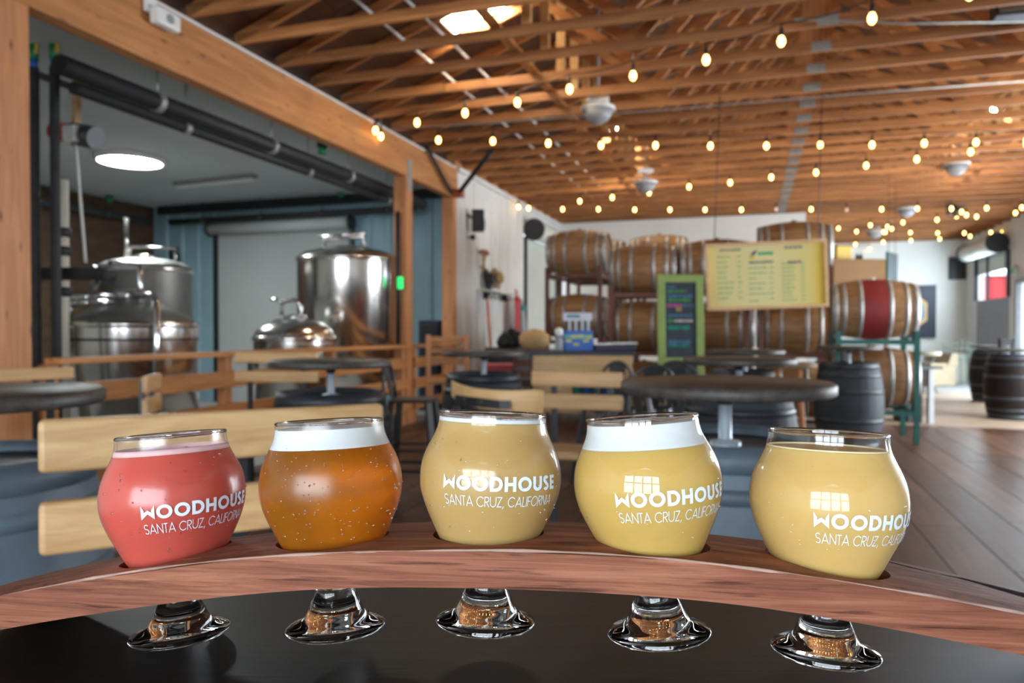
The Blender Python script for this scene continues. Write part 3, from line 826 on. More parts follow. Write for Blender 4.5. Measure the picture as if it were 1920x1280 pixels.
# a second row stands behind the first; little of it shows
for k, src, lab in (('a4', 'a2', 'second-row barrel glimpsed between the tiers by the roller door'), ('a5', 'a1', 'second-row barrel behind the top one by the roller door'), ('b4', 'b2', 'second-row barrel glimpsed behind the lime chalkboard'), ('c4', 'c2', 'second-row barrel behind the menu bottom edge'), ('d4', 'd2', 'second-row barrel in the dark gap under the menu')):
    q = B[src]
    B[k] = place_copy(lie, lab, (q.location.x + 0.05, q.location.y + 1.12, q.location.z))
rack(('a1', 'a2', 'a3'), 'brown steel rack of the column beside the roller door')
rack(('b1', 'b2', 'b3'), 'brown steel rack of the column by the lime chalkboard')
rack(('c1', 'c2', 'c3'), 'brown steel rack hidden behind the yellow menu')
rack(('d1', 'd2', 'd3'), 'brown steel rack carrying the topmost barrel above the menu')
rack(('e1',), 'brown steel rack of the second row under the white wall')
rack(('a5', 'a4'), 'brown steel rack behind the column by the roller door')
rack(('b4',), 'brown steel rack behind the lime chalkboard column')
rack(('c4',), 'brown steel rack behind the menu column')
rack(('d4',), 'brown steel rack in the dark gap under the menu')
rack(('g1', 'g2'), 'green steel rack holding the red-banded barrel', 'rack_green')

# ================================================================== BARREL TABLES
TZ = 1.093
def table_top_mb(r, z, th=0.04, n=64):
    return MB().lathe([(0, z - th), (r - 0.006, z - th), (r, z - th + 0.006), (r, z - 0.008), (r - 0.01, z), (0, z)], n)
def barrel_table(label, loc, body='barrel_black', hoop='hoop_black', r=0.33, tz=TZ, group='barrel tables of the taproom', top='black_top'):
    t = thing('barrel_table', label, 'table', loc, random.uniform(0, 3), group)
    barrel_parts(t, Matrix.Translation((0, 0, BH / 2)), body, hoop, body)
    table_top_mb(r, tz).build('tabletop', MT[top], t)
    z0 = BH - 0.04
    MB().lathe([(0.05, z0), (0.05, z0 + 0.02), (0.024, z0 + 0.026), (0.0205, z0 + 0.03), (0.0205, tz - 0.07), (0, tz - 0.07)], 24).build('steel_post', MT['post_sky_steel'], t)
    MB().lathe([(0, tz - 0.075), (0.024, tz - 0.075), (0.024, tz - 0.055), (0.12, tz - 0.048), (0.13, tz - 0.041), (0, tz - 0.041)], 24).build('mounting_flange', MT['black_metal'], t)
    return t
table_far = barrel_table('charcoal barrel table whose round top sits before the short railing bay', foot(907, 5.95))
place_copy(table_far, 'charcoal barrel table in front of the railing, edge-on black top', foot(620, 4.1))
place_copy(table_far, 'charcoal barrel table directly behind the slate one', foot(1386, 4.45))
place_copy(table_far, 'charcoal barrel table standing in front of the red-banded barrel', foot(1592, 8.0))
place_copy(table_far, 'small black-topped barrel table below the yellow menu', foot(1397, 6.4))
slate_t = barrel_table('slate blue barrel table with broad black top behind the pale beers', foot(1360, 2.36), 'barrel_slate', 'barrel_slate')
place_copy(slate_t, 'black-topped slate barrel table cut by the picture edge beside the bench', foot(-66, 1.97))
tb = barrel_table('dark brown barrel table near the sunny doorway, closer one', foot(1898, 10.6), 'barrel_brown', 'hoop_black', 0.33, 1.0)
place_copy(tb, 'dark brown barrel table standing behind its twin by the half-height grey wall', foot(1860, 13.2))

# ================================================================== BENCHES with two-slat backs
def bench(label, p0, p1, z_top, hs, gap, seat_z=0.56, mat='slat', bracket=None, side=1, group='slat-back benches'):
    p0, p1 = Vector((p0.x, p0.y, 0)), Vector((p1.x, p1.y, 0))
    d = p1 - p0; L = d.length
    t = thing('bench', label, 'bench', p0, math.atan2(d.y, d.x), group)
    for k in range(2):
        z = z_top - hs / 2 - k * (hs + gap)
        MB().box((L / 2, 0, z), (L, 0.038, hs)).build('back_slat', MT[mat], t, 0.012, 3)
    for x in ((L * 0.16, L * 0.80) if bracket is None else bracket):
        MB().box((x, 0.032, (z_top - 0.02 + seat_z) / 2 - 0.02), (0.035, 0.022, z_top - seat_z)).build('back_upright', MT['black_metal'], t)
    MB().box((L / 2, 0.24 * side, seat_z - 0.02), (L, 0.36, 0.04)).build('seat', MT[mat], t, 0.008)
    for x in (L * 0.12, L * 0.88):
        for y in (0.08, 0.40):
            MB().box((x, y * side, (seat_z - 0.04) / 2), (0.04, 0.04, seat_z - 0.04)).build('leg', MT['black_metal'], t)
    return t
Ca = at(70, 622, 1.56)
tt = 0.87 * 1.56 / 1.8
dcam = (RT * 0.878 + Vector((-math.sin(YAW), math.cos(YAW), 0)) * 0.479)
Cb = Ca + dcam * tt
zt0 = zat(70, 787, 1.56)
bench('pale two-slat bench back directly behind the red and amber beers', Ca, Cb, zt0, 0.113, 0.062, 0.55, 'slat', (tt * 0.54, tt * 0.93), side=-1)
def bench_px(label, x0, d0, x1, d1, ytop, yb1, dref, **k):
    z = zat((x0 + x1) / 2, ytop, dref); hs = zat((x0 + x1) / 2, ytop, dref) - zat((x0 + x1) / 2, yb1, dref)
    return bench(label, at(x0, 622, d0), at(x1, 622, d1), z, hs, k.pop('gap', 0.08), mat='slat_far', **k)
bench_px('pale bench whose slat ends show beside the black tabletop by the big post', -90, 3.7, 138, 4.1, 689, 712, 4.0, gap=0.075)
bench_px('bench with slats turned end-on in front of the railing middle', 270, 4.7, 298, 5.1, 702, 733, 4.9, gap=0.035, side=-1)
bench_px('light-slatted bench behind the edge-on black tabletop', 440, 5.6, 597, 5.5, 660, 681, 5.5, gap=0.06)
bench_px('short pale bench in front of the wooden counter with plaid blanket', 997, 4.7, 1168, 4.5, 696, 725, 4.6, gap=0.045, bracket=(0.14, 0.50), side=-1)

# ================================================================== CHAIRS
def bentwood():
    d = 3.0
    pts = [(846, 3.35), (852, 3.26), (868, 3.16), (892, 3.08), (925, 3.02), (965, 3.0), (1000, 3.0), (1019, 3.01)]
    top = [712, 716, 722, 728, 731, 732, 731, 732]; bot = [741, 748, 756, 764, 769, 772, 774, 775]
    c = foot(935, 3.2)
    t = thing('wooden_chair', 'chair with a curved blond wood back rail and black bracket', 'chair', c)
    def lerp_at(px, xs, ys):
        for i in range(len(xs) - 1):
            if xs[i] <= px <= xs[i + 1]: return ys[i] + (ys[i + 1] - ys[i]) * (px - xs[i]) / (xs[i + 1] - xs[i])
        return ys[-1]
    X0, D0 = [q[0] for q in pts], [q[1] for q in pts]
    fine = []
    for i in range(len(pts) - 1):
        for k in range(5):
            j = [max(i - 1, 0), i, i + 1, min(i + 2, len(pts) - 1)]; u = k / 5
            cr_ = lambda v: 0.5 * (2 * v[j[1]] + (v[j[2]] - v[j[0]]) * u + (2 * v[j[0]] - 5 * v[j[1]] + 4 * v[j[2]] - v[j[3]]) * u * u + (3 * v[j[1]] - v[j[0]] - 3 * v[j[2]] + v[j[3]]) * u ** 3)
            fine.append((cr_(X0), cr_(D0), cr_(top), cr_(bot)))
    fine.append((X0[-1], D0[-1], top[-1], bot[-1]))
    pts = [(a, b) for a, b, _, _ in fine]; top = [q[2] for q in fine]; bot = [q[3] for q in fine]
    A, Bp = [], []
    for (px, dd), a, b in zip(pts, top, bot):
        A.append(at(px, a, dd) - c); Bp.append(at(px, b, dd) - c)
    mb = MB(); off = Vector((-math.sin(YAW), math.cos(YAW), 0)) * 0.026
    n = len(A); vs = A + Bp + [p + off for p in A] + [p + off for p in Bp]
    fs = []
    for i in range(n - 1):
        fs += [(i, i + 1, n + i + 1, n + i), (2 * n + i, 3 * n + i, 3 * n + i + 1, 2 * n + i + 1), (i, 2 * n + i, 2 * n + i + 1, i + 1), (n + i, n + i + 1, 3 * n + i + 1, 3 * n + i)]
    fs += [(0, n, 3 * n, 2 * n), (n - 1, 3 * n - 1, 4 * n - 1, 2 * n - 1)]
    mb.add(vs, fs, None, True); mb.build('back_rail', MT['counter'], t, 0.006)
    br = MB(); ps = []
    for k in range(6):
        px = 853 + (957 - 853) * k / 5; dd = lerp_at(px, X0, D0) - 0.012
        ps.append((px, dd, 740 + 11 * min(1, k / 4), 758 + 9 * min(1, k / 4)))
    for q, r_ in zip(ps, ps[1:]):
        a0, a1 = at(q[0], q[2], q[1] - 0.015) - c, at(r_[0], r_[2], r_[1] - 0.015) - c
        b0, b1 = at(q[0], q[3], q[1] - 0.015) - c, at(r_[0], r_[3], r_[1] - 0.015) - c
        o2 = off * 0.3
        br.add([a0, a1, b1, b0, a0 + o2, a1 + o2, b1 + o2, b0 + o2], [(0, 1, 2, 3), (7, 6, 5, 4), (0, 4, 5, 1), (3, 2, 6, 7), (0, 3, 7, 4), (1, 5, 6, 2)])
    brk = br.build('bracket', MT['black_metal'], t)
    for px, py in ((872, 748), (903, 754), (950, 759)):
        p = at(px, py, 3.0 + (0.12 if px < 880 else 0.03)) - c
        MB().ball(p, 0.008).build('bolt', MT['gun_metal'], brk)
    MB().box((0, 0.12, 0.62), (0.40, 0.38, 0.035), rz=YAW).build('seat', MT['counter'], t, 0.012)
    for x in (-0.17, 0.17):
        for y in (-0.05, 0.29):
            MB().box((x, y, 0.30), (0.03, 0.03, 0.605)).build('leg', MT['black_metal'], t)
    for x in (-0.16, 0.16):
        MB().bar((x, -0.06, 0.62), (x, -0.10, 0.93), 0.03, 0.015).build('back_upright', MT['black_metal'], t)
bentwood()

def metal_chair(name, label, loc, rz, back_top=1.09, seat=0.74, group='grey metal bar chairs'):
    """the back stands at +y, the sitter looks to -y"""
    t = thing(name, label, 'chair', loc, rz, group)
    MB().box((0, 0, seat), (0.31, 0.31, 0.022)).build('seat', MT['gun_metal'], t, 0.03, 3)
    for sx in (-1, 1):
        for sy in (-1, 1):
            MB().bar((sx * 0.13, sy * 0.13, seat - 0.01), (sx * 0.205, sy * 0.205, 0.0), 0.045, 0.028).build('leg', MT['gun_metal'], t)
    for z, f in ((0.28, 0.182), (0.42, 0.165)):
        m = MB()
        for a, b in (((-f, -f), (f, -f)), ((f, -f), (f, f)), ((f, f), (-f, f)), ((-f, f), (-f, -f))):
            m.bar((*a, z), (*b, z), 0.014, 0.022)
        m.build('footrest', MT['gun_metal'], t)
    h = back_top - seat
    pts = []
    for k in range(17):
        a = math.pi * k / 16
        pts.append((-0.165 * math.cos(a), 0.15 + 0.05 * math.sin(a) * 0.6 + 0.02, seat + h * (math.sin(a) ** 0.55)))
    MB().tube(pts, 0.013, 8).build('back_hoop', MT['gun_metal'], t)
    s = MB(); v = []
    for k in range(9):
        q = k / 8; wdt = 0.045 + 0.03 * q
        z = seat + 0.005 + (h - 0.012) * q; y = 0.15 + 0.05 * q
        v += [(-wdt, y, z), (wdt, y, z), (-wdt, y + 0.006, z), (wdt, y + 0.006, z)]
    f = []
    for k in range(8):
        b = 4 * k
        f += [(b, b + 1, b + 5, b + 4), (b + 2, b + 6, b + 7, b + 3), (b, b + 4, b + 6, b + 2), (b + 1, b + 3, b + 7, b + 5)]
    f += [(0, 2, 3, 1), (32, 33, 35, 34)]
    s.add(v, f); s.build('splat', MT['gun_metal'], t)
    return t
mc = metal_chair('metal_chair', 'grey metal bar chair standing beside the slim timber post', foot(775, 5.3), YAW + R(86), 1.03, 0.76)
def chair_copy(label, loc, rz): return place_copy(mc, label, loc, rz)
chair_copy('dark metal chair with broad splat behind the slate barrel table', foot(1203, 4.9), YAW + R(180 + 14))
chair_copy('dark metal chair second along, beside the lime chalkboard', foot(1283, 5.6), YAW + R(180 - 28))
metal_chair('metal_chair', 'lower black metal chair whose hoop curls over the wooden counter', foot(1136, 6.0), YAW + R(200), 1.01, 0.62)
chair_copy('metal bar chair half hidden behind the broad black tabletop', foot(1262, 3.6), YAW + R(100))

# wooden stool between the tables
ws = thing('stool', 'round wooden stool beside the standing charcoal barrel', 'stool', foot(1478, 5.6))
MB().lathe([(0, 0.98), (0.2, 0.98), (0.205, 0.99), (0.2, 1.015), (0, 1.015)], 32).build('seat', MT['oak_end'], ws)
for k in range(4):
    a = R(45 + 90 * k)
    MB().tube([(0.1 * math.cos(a), 0.1 * math.sin(a), 0.98), (0.2 * math.cos(a), 0.2 * math.sin(a), 0)], 0.018, 10).build('leg', MT['fir_z'], ws)
MB().lathe([(0.148, 0.38), (0.158, 0.38), (0.158, 0.4), (0.148, 0.4)], 24).build('foot_ring', MT['black_metal'], ws)
wc = thing('high_chair', 'brown wooden high chair by the short railing bay', 'chair', foot(842, 7.2), YAW + R(10))
for x in (-0.19, 0.19):
    for y in (-0.18, 0.18):
        hgt = 1.22 if y > 0 else 0.78
        MB().box((x, y, hgt / 2), (0.045, 0.045, hgt)).build('leg', MT['fir_z'], wc)
MB().box((0, 0, 0.77), (0.42, 0.42, 0.035)).build('seat', MT['fir'], wc, 0.008)
for z in (0.95, 1.06, 1.17): MB().box((0, 0.18, z), (0.36, 0.022, 0.06)).build('back_slat', MT['fir'], wc)
for x in (-0.19, 0.19): MB().box((x, 0, 0.35), (0.025, 0.33, 0.03)).build('stretcher', MT['fir'], wc)

# ================================================================== COUNTER and the things on it
dC = 6.6
c0, c1 = at(999, 622, dC), at(1186, 622, dC)
ct = thing('counter', 'blond wood counter with a dark top in front of the barrels', 'counter', (c0.x, c0.y, 0), math.atan2(c1.y - c0.y, c1.x - c0.x))
Lc = (c1 - c0).length
zc1, zcb = zat(1090, 666, dC), zat(1090, 774, dC)
MB().box((Lc / 2, 0.3, zc1 + 0.02), (Lc + 0.04, 0.64, 0.04)).build('top', MT['navy'], ct, 0.004)
for k, (a, b) in enumerate(((0.66, 1.0), (0.33, 0.66), (0.0, 0.33))):
    zz0, zz1 = zcb + (zc1 - zcb) * a, zcb + (zc1 - zcb) * b
    MB().box((Lc / 2, 0.01, (zz0 + zz1) / 2), (Lc, 0.03, zz1 - zz0 - 0.004)).build('front_board', MT['counter'], ct, 0.002)
for x in (0.03, Lc - 0.03):
    for y in (0.03, 0.56):
        MB().box((x, y, zc1 / 2), (0.06, 0.06, zc1)).build('leg', MT['black_metal'], ct)
MB().box((Lc / 2, 0.58, 0.75), (Lc, 0.02, 0.5)).build('back_board', MT['counter'], ct)
ztop = zc1 + 0.04
def on_counter(px, dd=0.3):
    p = at(px, 622, dC + dd); return Vector((p.x, p.y, ztop))
bx = thing('bottle_carton', 'blue and white bottle carton standing on the dark counter top', 'box', on_counter(1083), YAW)
MB().box((0, 0, 0.09), (0.27, 0.17, 0.18)).build('carton_body', MT['blue'], bx, 0.003)
MB().box((0, -0.087, 0.125), (0.26, 0.004, 0.045)).build('printed_band', paint('teal_print', (0.12, 0.36, 0.36), 0.6), bx)
for k, (xx, zz) in enumerate(((-0.09, 0.085), (-0.02, 0.055), (0.07, 0.085), (0.1, 0.12), (-0.04, 0.125), (0.02, 0.13))):
    MB().box((xx, -0.0875, zz), (0.055, 0.005, 0.022)).build('printed_patch', paint('lemon_print', (0.6, 0.55, 0.12), 0.6), bx)
MB().box((0, 0.0, 0.31), (0.27, 0.012, 0.075)).build('carry_handle', paint('pale_print', (0.62, 0.62, 0.72), 0.6), bx, 0.003)
MB().box((-0.04, -0.008, 0.315), (0.12, 0.006, 0.03)).build('printed_swoosh', paint('teal_print_dark', (0.1, 0.28, 0.3), 0.6), bx)
for x in (-0.075, -0.015, 0.045, 0.1): MB().box((x, 0.0, 0.225), (0.022, 0.01, 0.1)).build('divider_strip', paint('pale_card', (0.5, 0.62, 0.7), 0.6), bx)
bt = thing('spray_bottle', 'small white bottle on the counter beside the blue carton', 'bottle', on_counter(1048, 0.1))
MB().lathe([(0, 0), (0.032, 0), (0.034, 0.01), (0.034, 0.09), (0.014, 0.12), (0.014, 0.135), (0.03, 0.14), (0.034, 0.18), (0.02, 0.2), (0, 0.2)], 18).build('body', MT['grey'], bt)
MB().lathe([(0, 0.135), (0.036, 0.135), (0.036, 0.19), (0.02, 0.205), (0, 0.205)], 18).build('cap', MT['white'], bt)
ty = thing('tray', 'navy tray of white papers lying on the counter top', 'tray', on_counter(1152, 0.2), YAW)
MB().box((0, 0, 0.025), (0.37, 0.24, 0.05)).build('tray_body', MT['navy'], ty, 0.008)
for k in range(3): MB().box((-0.1 + 0.1 * k, 0.0, 0.058 + 0.004 * k), (0.16, 0.2, 0.012), rz=0.2 * k - 0.2).build('paper', MT['white'], ty)
cpn = thing('jar', 'little white cup on the counter between carton and tray', 'cup', on_counter(1112, 0.42))
MB().lathe([(0, 0), (0.03, 0), (0.038, 0.09), (0.034, 0.09), (0.028, 0.01), (0, 0.01)], 18).build('body', MT['beige'], cpn)
MB().lathe([(0, 0.085), (0.04, 0.085), (0.04, 0.1), (0, 0.105)], 18).build('lid', MT['white'], cpn)
bk = thing('basket', 'round straw basket sitting at the counter end by the roller door', 'basket', on_counter(1002, 0.55))
MB().lathe([(0, 0), (0.10, 0.0), (0.145, 0.06), (0.15, 0.13), (0.13, 0.135), (0.12, 0.05), (0, 0.02)], 28).build('body', MT['straw'], bk)
MB().lathe([(0.0, 0.20), (0.08, 0.185), (0.14, 0.14), (0.15, 0.125), (0.13, 0.125), (0, 0.13)], 28).build('lid', MT['straw'], bk)
pl = at(1125, 622, 5.0)
pm = paint('plaid_green', (0.0, 0.13, 0.09), 0.9); pm2 = paint('plaid_blue', (0.0, 0.07, 0.22), 0.9); pm3 = paint('plaid_dark', (0.025, 0.035, 0.045), 0.9)
pb = thing('plaid_blanket', 'green and blue plaid blanket hung over the front of the counter', 'blanket', (on_counter(1128, -0.06).x, on_counter(1128, -0.06).y, 0), YAW)
zz0, zz1 = zat(1128, 745, dC - 0.06), zat(1128, 716, dC - 0.06)
MB().box((0, 0.0, (zz0 + zz1) / 2), (0.52, 0.016, zz1 - zz0)).build('cloth', pm3, pb, 0.005)
for k in range(6):
    MB().box((-0.22 + 0.088 * k, -0.011, (zz0 + zz1) / 2), (0.052, 0.006, zz1 - zz0 - 0.006)).build('check_stripe', pm if k % 2 == 0 else pm2, pb)

# crates and red box behind the table in front of the railing end
cr = thing('crate', 'dark maroon slatted crate beside the counter end', 'crate', foot(984, 6.9), YAW)
for k in range(7):
    z = 0.42 + 0.09 * k
    MB().box((0, -0.2, z), (0.20, 0.02, 0.07)).build('slat', MT['rack_brown'], cr)
    MB().box((-0.1, 0, z), (0.02, 0.4, 0.07)).build('slat', MT['rack_brown'], cr)
    MB().box((0.1, 0, z), (0.02, 0.4, 0.07)).build('slat', MT['rack_brown'], cr)
for x in (-0.09, 0.09):
    for y in (-0.18, 0.18): MB().box((x, y, 0.51), (0.03, 0.03, 1.02)).build('corner_post', MT['rack_brown'], cr)
rb_ = thing('tool_chest', 'bright red chest seen under the far black tabletop', 'chest', foot(938, 7.4), YAW)
MB().box((0, 0, 0.45), (0.30, 0.4, 0.90)).build('body', MT['red'], rb_, 0.008)
for k in range(4): MB().box((0, -0.205, 0.15 + 0.2 * k), (0.26, 0.012, 0.17)).build('drawer', MT['red'], rb_, 0.004)
MB().box((0, 0, 0.91), (0.32, 0.42, 0.03)).build('lid', MT['red'], rb_, 0.004)

# ================================================================== SIGNS
def facing_frame(px, py, d, turn=0.0):
    p = at(px, py, d)
    return p, YAW + turn
# yellow menu in a wooden frame, hung from the trusses
p, rz = facing_frame(1436, 516, 8.3, R(-6))
mw, mh = 1.33, 0.755
mn = thing('menu_board', 'yellow menu print in a blond wooden frame hanging before the barrels', 'sign', (p.x, p.y, p.z - mh / 2), rz)
tilt = Matrix.Rotation(R(-2.0), 4, 'Y')
def mbox(c, s): return MB().box(c, s, Matrix.Translation((0, 0, mh / 2)) @ tilt)
m, nt, pr_ = nodes_of('menu_print')
v = coords(nt, (1, 1, 1), False)
sx = nt.nodes.new('ShaderNodeSeparateXYZ'); nt.links.new(v, sx.inputs[0])
mr = nt.nodes.new('ShaderNodeMapRange'); mr.inputs['From Min'].default_value = -mw / 2; mr.inputs['From Max'].default_value = mw / 2
nt.links.new(sx.outputs['X'], mr.inputs['Value'])
nt.links.new(ramp(nt, mr.outputs['Result'], [(0.0, (0.66, 0.51, 0.11)), (0.14, (0.64, 0.56, 0.23)), (0.5, (0.66, 0.59, 0.29)), (0.86, (0.63, 0.53, 0.18)), (0.95, (0.66, 0.44, 0.035))]), pr_.inputs['Base Color'])
pr_.inputs['Roughness'].default_value = 0.35
mbox((0, 0, 0), (mw - 0.05, 0.02, mh - 0.05)).build('menu_sheet', m, mn)
for c, s in (((0, -0.008, mh / 2 - 0.019), (mw, 0.04, 0.038)), ((0, -0.008, -mh / 2 + 0.019), (mw, 0.04, 0.038)), ((-mw / 2 + 0.019, -0.008, 0), (0.038, 0.04, mh - 0.076)), ((mw / 2 - 0.019, -0.008, 0), (0.038, 0.04, mh - 0.076))):
    mbox(c, s).build('frame_side', MT['menu_frame'], mn, 0.004)
random.seed(11)
gl_ = paint('menu_ink_green', (0.22, 0.42, 0.17), 0.6); gy = paint('menu_ink_grey', (0.16, 0.15, 0.16), 0.6); gg = paint('menu_logo_green', (0.05, 0.36, 0.14), 0.6); gb = paint('menu_logo_blue', (0.02, 0.04, 0.18), 0.6); gyel = paint('menu_logo_yellow', (0.62, 0.46, 0.02), 0.6)
ink = MB(); Tm = Matrix.Translation((0, 0, mh / 2)) @ tilt
def words_line(x0, x1, z, h, mb, fill=0.9):
    x = x0
    while x < x1 - 0.01:
        wl = min(random.uniform(0.025, 0.06), x1 - x)
        mb.box((x + wl / 2, -0.0115, z), (wl, 0.002, h * random.uniform(0.7, 1.0)), Tm)
        x += wl + 0.009
for k in range(9):
    z = 0.225 - 0.058 * k
    words_line(-0.53, -0.53 + random.uniform(0.1, 0.2), z, 0.02, ink); words_line(-0.31, -0.27, z, 0.02, ink)
    if k < 8: words_line(-0.19, -0.19 + random.uniform(0.08, 0.22), z - 0.10 + (0.02 if k < 7 else 0), 0.018, ink); words_line(0.04, 0.08, z - 0.08, 0.018, ink)
for k in range(10):
    z = 0.12 - 0.045 * k
    words_line(0.17, 0.17 + random.uniform(0.1, 0.16), z, 0.018, ink); words_line(0.385, 0.42, z, 0.018, ink)
ink.build('price_lines', gl_, mn, kind='stuff')
hd = MB()
words_line(-0.50, -0.27, 0.30, 0.026, hd); words_line(-0.18, 0.08, 0.15, 0.03, hd); words_line(0.24, 0.38, 0.135, 0.032, hd); words_line(0.21, 0.40, 0.30, 0.03, hd)
hd.build('heading_lines', gy, mn, kind='stuff')
MB().box((0.0, -0.0115, 0.245), (0.17, 0.002, 0.034), Tm).build('logo_word', gg, mn)
MB().prism([(-0.17, 0.232), (-0.12, 0.232), (-0.085, 0.29), (-0.13, 0.272)], -0.0125, -0.0105, Tm).build('logo_leaf', gb, mn)
MB().prism([(-0.185, 0.19), (-0.13, 0.19), (-0.12, 0.225), (-0.17, 0.225)], -0.0125, -0.0105, Tm).build('logo_sun', gyel, mn)
for x in (-mw / 2 + 0.1, mw / 2 - 0.1):
    MB().tube([(x, 0.02, mh - 0.02), (x * 0.96, 0.02 + (min(ybot, key=lambda q: abs(q - p.y)) - p.y) * 1.0, ZC + 0.03 - (p.z - mh / 2))], 0.005, 6).build('hanging_wire', MT['black_metal'], mn)

# lime-framed chalkboard
d = 7.4
p = at(1279, 622, d); zt = zat(1279, 514, d); wcb = 88 / FPX * d
cbd = thing('chalkboard', 'tall chalkboard in a lime green frame with coloured chalk lines', 'sign', (p.x, p.y, 0), YAW + R(4))
Tl = Matrix.Rotation(R(-2.5), 4, 'X')
zb = 0.12
MB().box((0, 0.0, (zt + zb) / 2), (wcb - 0.12, 0.02, zt - zb), Tl).build('slate', MT['chalk'], cbd)
for c, s in (((-wcb / 2 + 0.038, -0.005, zt / 2), (0.076, 0.036, zt)), ((wcb / 2 - 0.038, -0.005, zt / 2), (0.076, 0.036, zt)), ((0, -0.005, zt - 0.038), (wcb - 0.152, 0.036, 0.076)), ((0, -0.005, zat(1279, 676, d)), (wcb - 0.152, 0.036, 0.06))):
    MB().box(c, s, Tl).build('frame_side', MT['lime'], cbd, 0.004)
random.seed(4)
cols = {'b': paint('chalk_blue', (0.06, 0.14, 0.24), 0.9), 'g': paint('chalk_green', (0.05, 0.22, 0.06), 0.9), 'p': paint('chalk_pink', (0.36, 0.08, 0.24), 0.9), 'o': paint('chalk_ochre', (0.34, 0.24, 0.05), 0.9), 't': paint('chalk_teal', (0.01, 0.20, 0.14), 0.9), 'w': paint('chalk_white', (0.5, 0.42, 0.36), 0.9)}
def ch(y): return zat(1279, y, d)
for (y, x0, x1, c, h) in ((537, -0.9, -0.3, 'b', .035), (545, -0.9, 0.5, 'g', .03), (554, -0.85, 0.9, 'b', .035), (562, -0.85, 0.7, 'g', .04), (572, -0.95, 0.1, 'p', .035), (572, 0.15, 0.95, 'b', .03), (579, -0.3, 0.05, 'o', .05), (591, -0.85, 0.8, 'b', .035), (601, -0.85, -0.4, 'g', .045), (601, -0.4, 0.85, 'w', .03), (614, -0.85, -0.1, 't', .04), (614, 0.0, 0.65, 't', .045), (641, -0.85, 0.7, 'b', .045), (648, -0.85, 0.55, 't', .035)):
    hw2 = wcb / 2 - 0.085
    mb = MB(); x = x0 * hw2
    while x < x1 * hw2 - 0.004:
        wl = min(random.uniform(0.02, 0.06), x1 * hw2 - x)
        mb.box((x + wl / 2, -0.0115, ch(y)), (wl, 0.002, h * random.uniform(0.6, 1)), Tl); x += wl + 0.008
    mb.build('chalk_line', cols[c], cbd)
MB().bar((-0.12, 0.10, zt * 0.75), (-0.14, 0.46, 0.01), 0.03, 0.03).build('back_strut', MT['lime'], cbd)
MB().bar((0.12, 0.10, zt * 0.75), (0.14, 0.46, 0.01), 0.03, 0.03).build('back_strut', MT['lime'], cbd)

# brown carton panel, yellow box, bottles and leaning board above the red-banded barrel
dB = 11.2
pa, pb2 = at(1553, 622, dB), at(1651, 622, dB)
ztp, zbt = zat(1600, 486, dB), zat(1600, 585, dB)
wz = (pb2 - pa).length
cs = thing('carton', 'big plain brown carton standing behind the red-banded barrel', 'box', ((pa.x + pb2.x) / 2, (pa.y + pb2.y) / 2 + 0.3, zbt), YAW)
MB().box((0, 0, (ztp - zbt) / 2), (wz, 0.5, ztp - zbt)).build('carton_body', MT['card'], cs, 0.006)
for s in (-1, 1): MB().box((0, s * 0.125, ztp - zbt + 0.004), (wz - 0.02, 0.245, 0.008)).build('top_flap', MT['card'], cs)
st = thing('storage_shelf', 'dark steel shelf holding the big brown carton', 'shelf', ((pa.x + pb2.x) / 2, (pa.y + pb2.y) / 2 + 0.3, 0), YAW)
MB().box((0, 0, zbt - 0.02), (wz + 0.1, 0.6, 0.04)).build('shelf_board', MT['rack_brown'], st)
MB().box((0, 0, zbt * 0.5), (wz + 0.1, 0.6, 0.04)).build('shelf_board', MT['rack_brown'], st)
for sx in (-1, 1):
    for sy in (-1, 1): MB().box((sx * wz / 2, sy * 0.27, (zbt - 0.04) / 2), (0.05, 0.05, zbt - 0.04)).build('leg', MT['rack_brown'], st)
yb = at(1579, 470, dB + 0.25)
yx = thing('yellow_box', 'yellow box standing on the brown carton', 'box', (yb.x, yb.y + 0.1, ztp + 0.011), YAW)
hy = zat(1579, 459, dB) - ztp
MB().box((0, 0, hy / 2), (0.22, 0.2, hy)).build('box_body', MT['yellow'], yx, 0.004)
MB().box((0, 0, hy + 0.01), (0.235, 0.215, 0.02)).build('lid', MT['card'], yx)
for px, lab in ((1608, 'small dark bottle on the brown carton, next to the yellow box'), (1615, 'small dark bottle on the brown carton, nearer its free end')):
    q = at(px, 470, dB + 0.25)
    b = thing('bottle', lab, 'bottle', (q.x, q.y + 0.05, ztp + 0.009), 0, 'dark bottles on the brown carton')
    MB().lathe([(0, 0), (0.028, 0), (0.028, 0.07), (0.011, 0.095), (0.011, 0.12), (0, 0.12)], 14).build('body', MT['black'], b)
    MB().lathe([(0, 0.115), (0.013, 0.115), (0.013, 0.135), (0, 0.135)], 10).build('cap', MT['white'], b)
q = at(1672, 503, 12.4)
hb_ = zat(1672, 474, 12.4) - zat(1672, 536, 12.4)
lb = thing('hanging_board', 'dark board with green edge hung edgewise from the roof', 'sign', (q.x, q.y, zat(1672, 536, 12.4)), YAW + R(48))
MB().box((0, 0, hb_ / 2), (0.5, 0.03, hb_)).build('board', MT['chalk'], lb)
for s in (-1, 1): MB().box((s * 0.26, 0, hb_ / 2), (0.03, 0.04, hb_)).build('edge_strip', MT['rack_green'], lb)
for s in (-1, 1): MB().tube([(s * 0.2, 0, hb_), (s * 0.2, 0, ZC - zat(1672, 536, 12.4))], 0.004, 6).build('hanging_wire', MT['black'], lb)

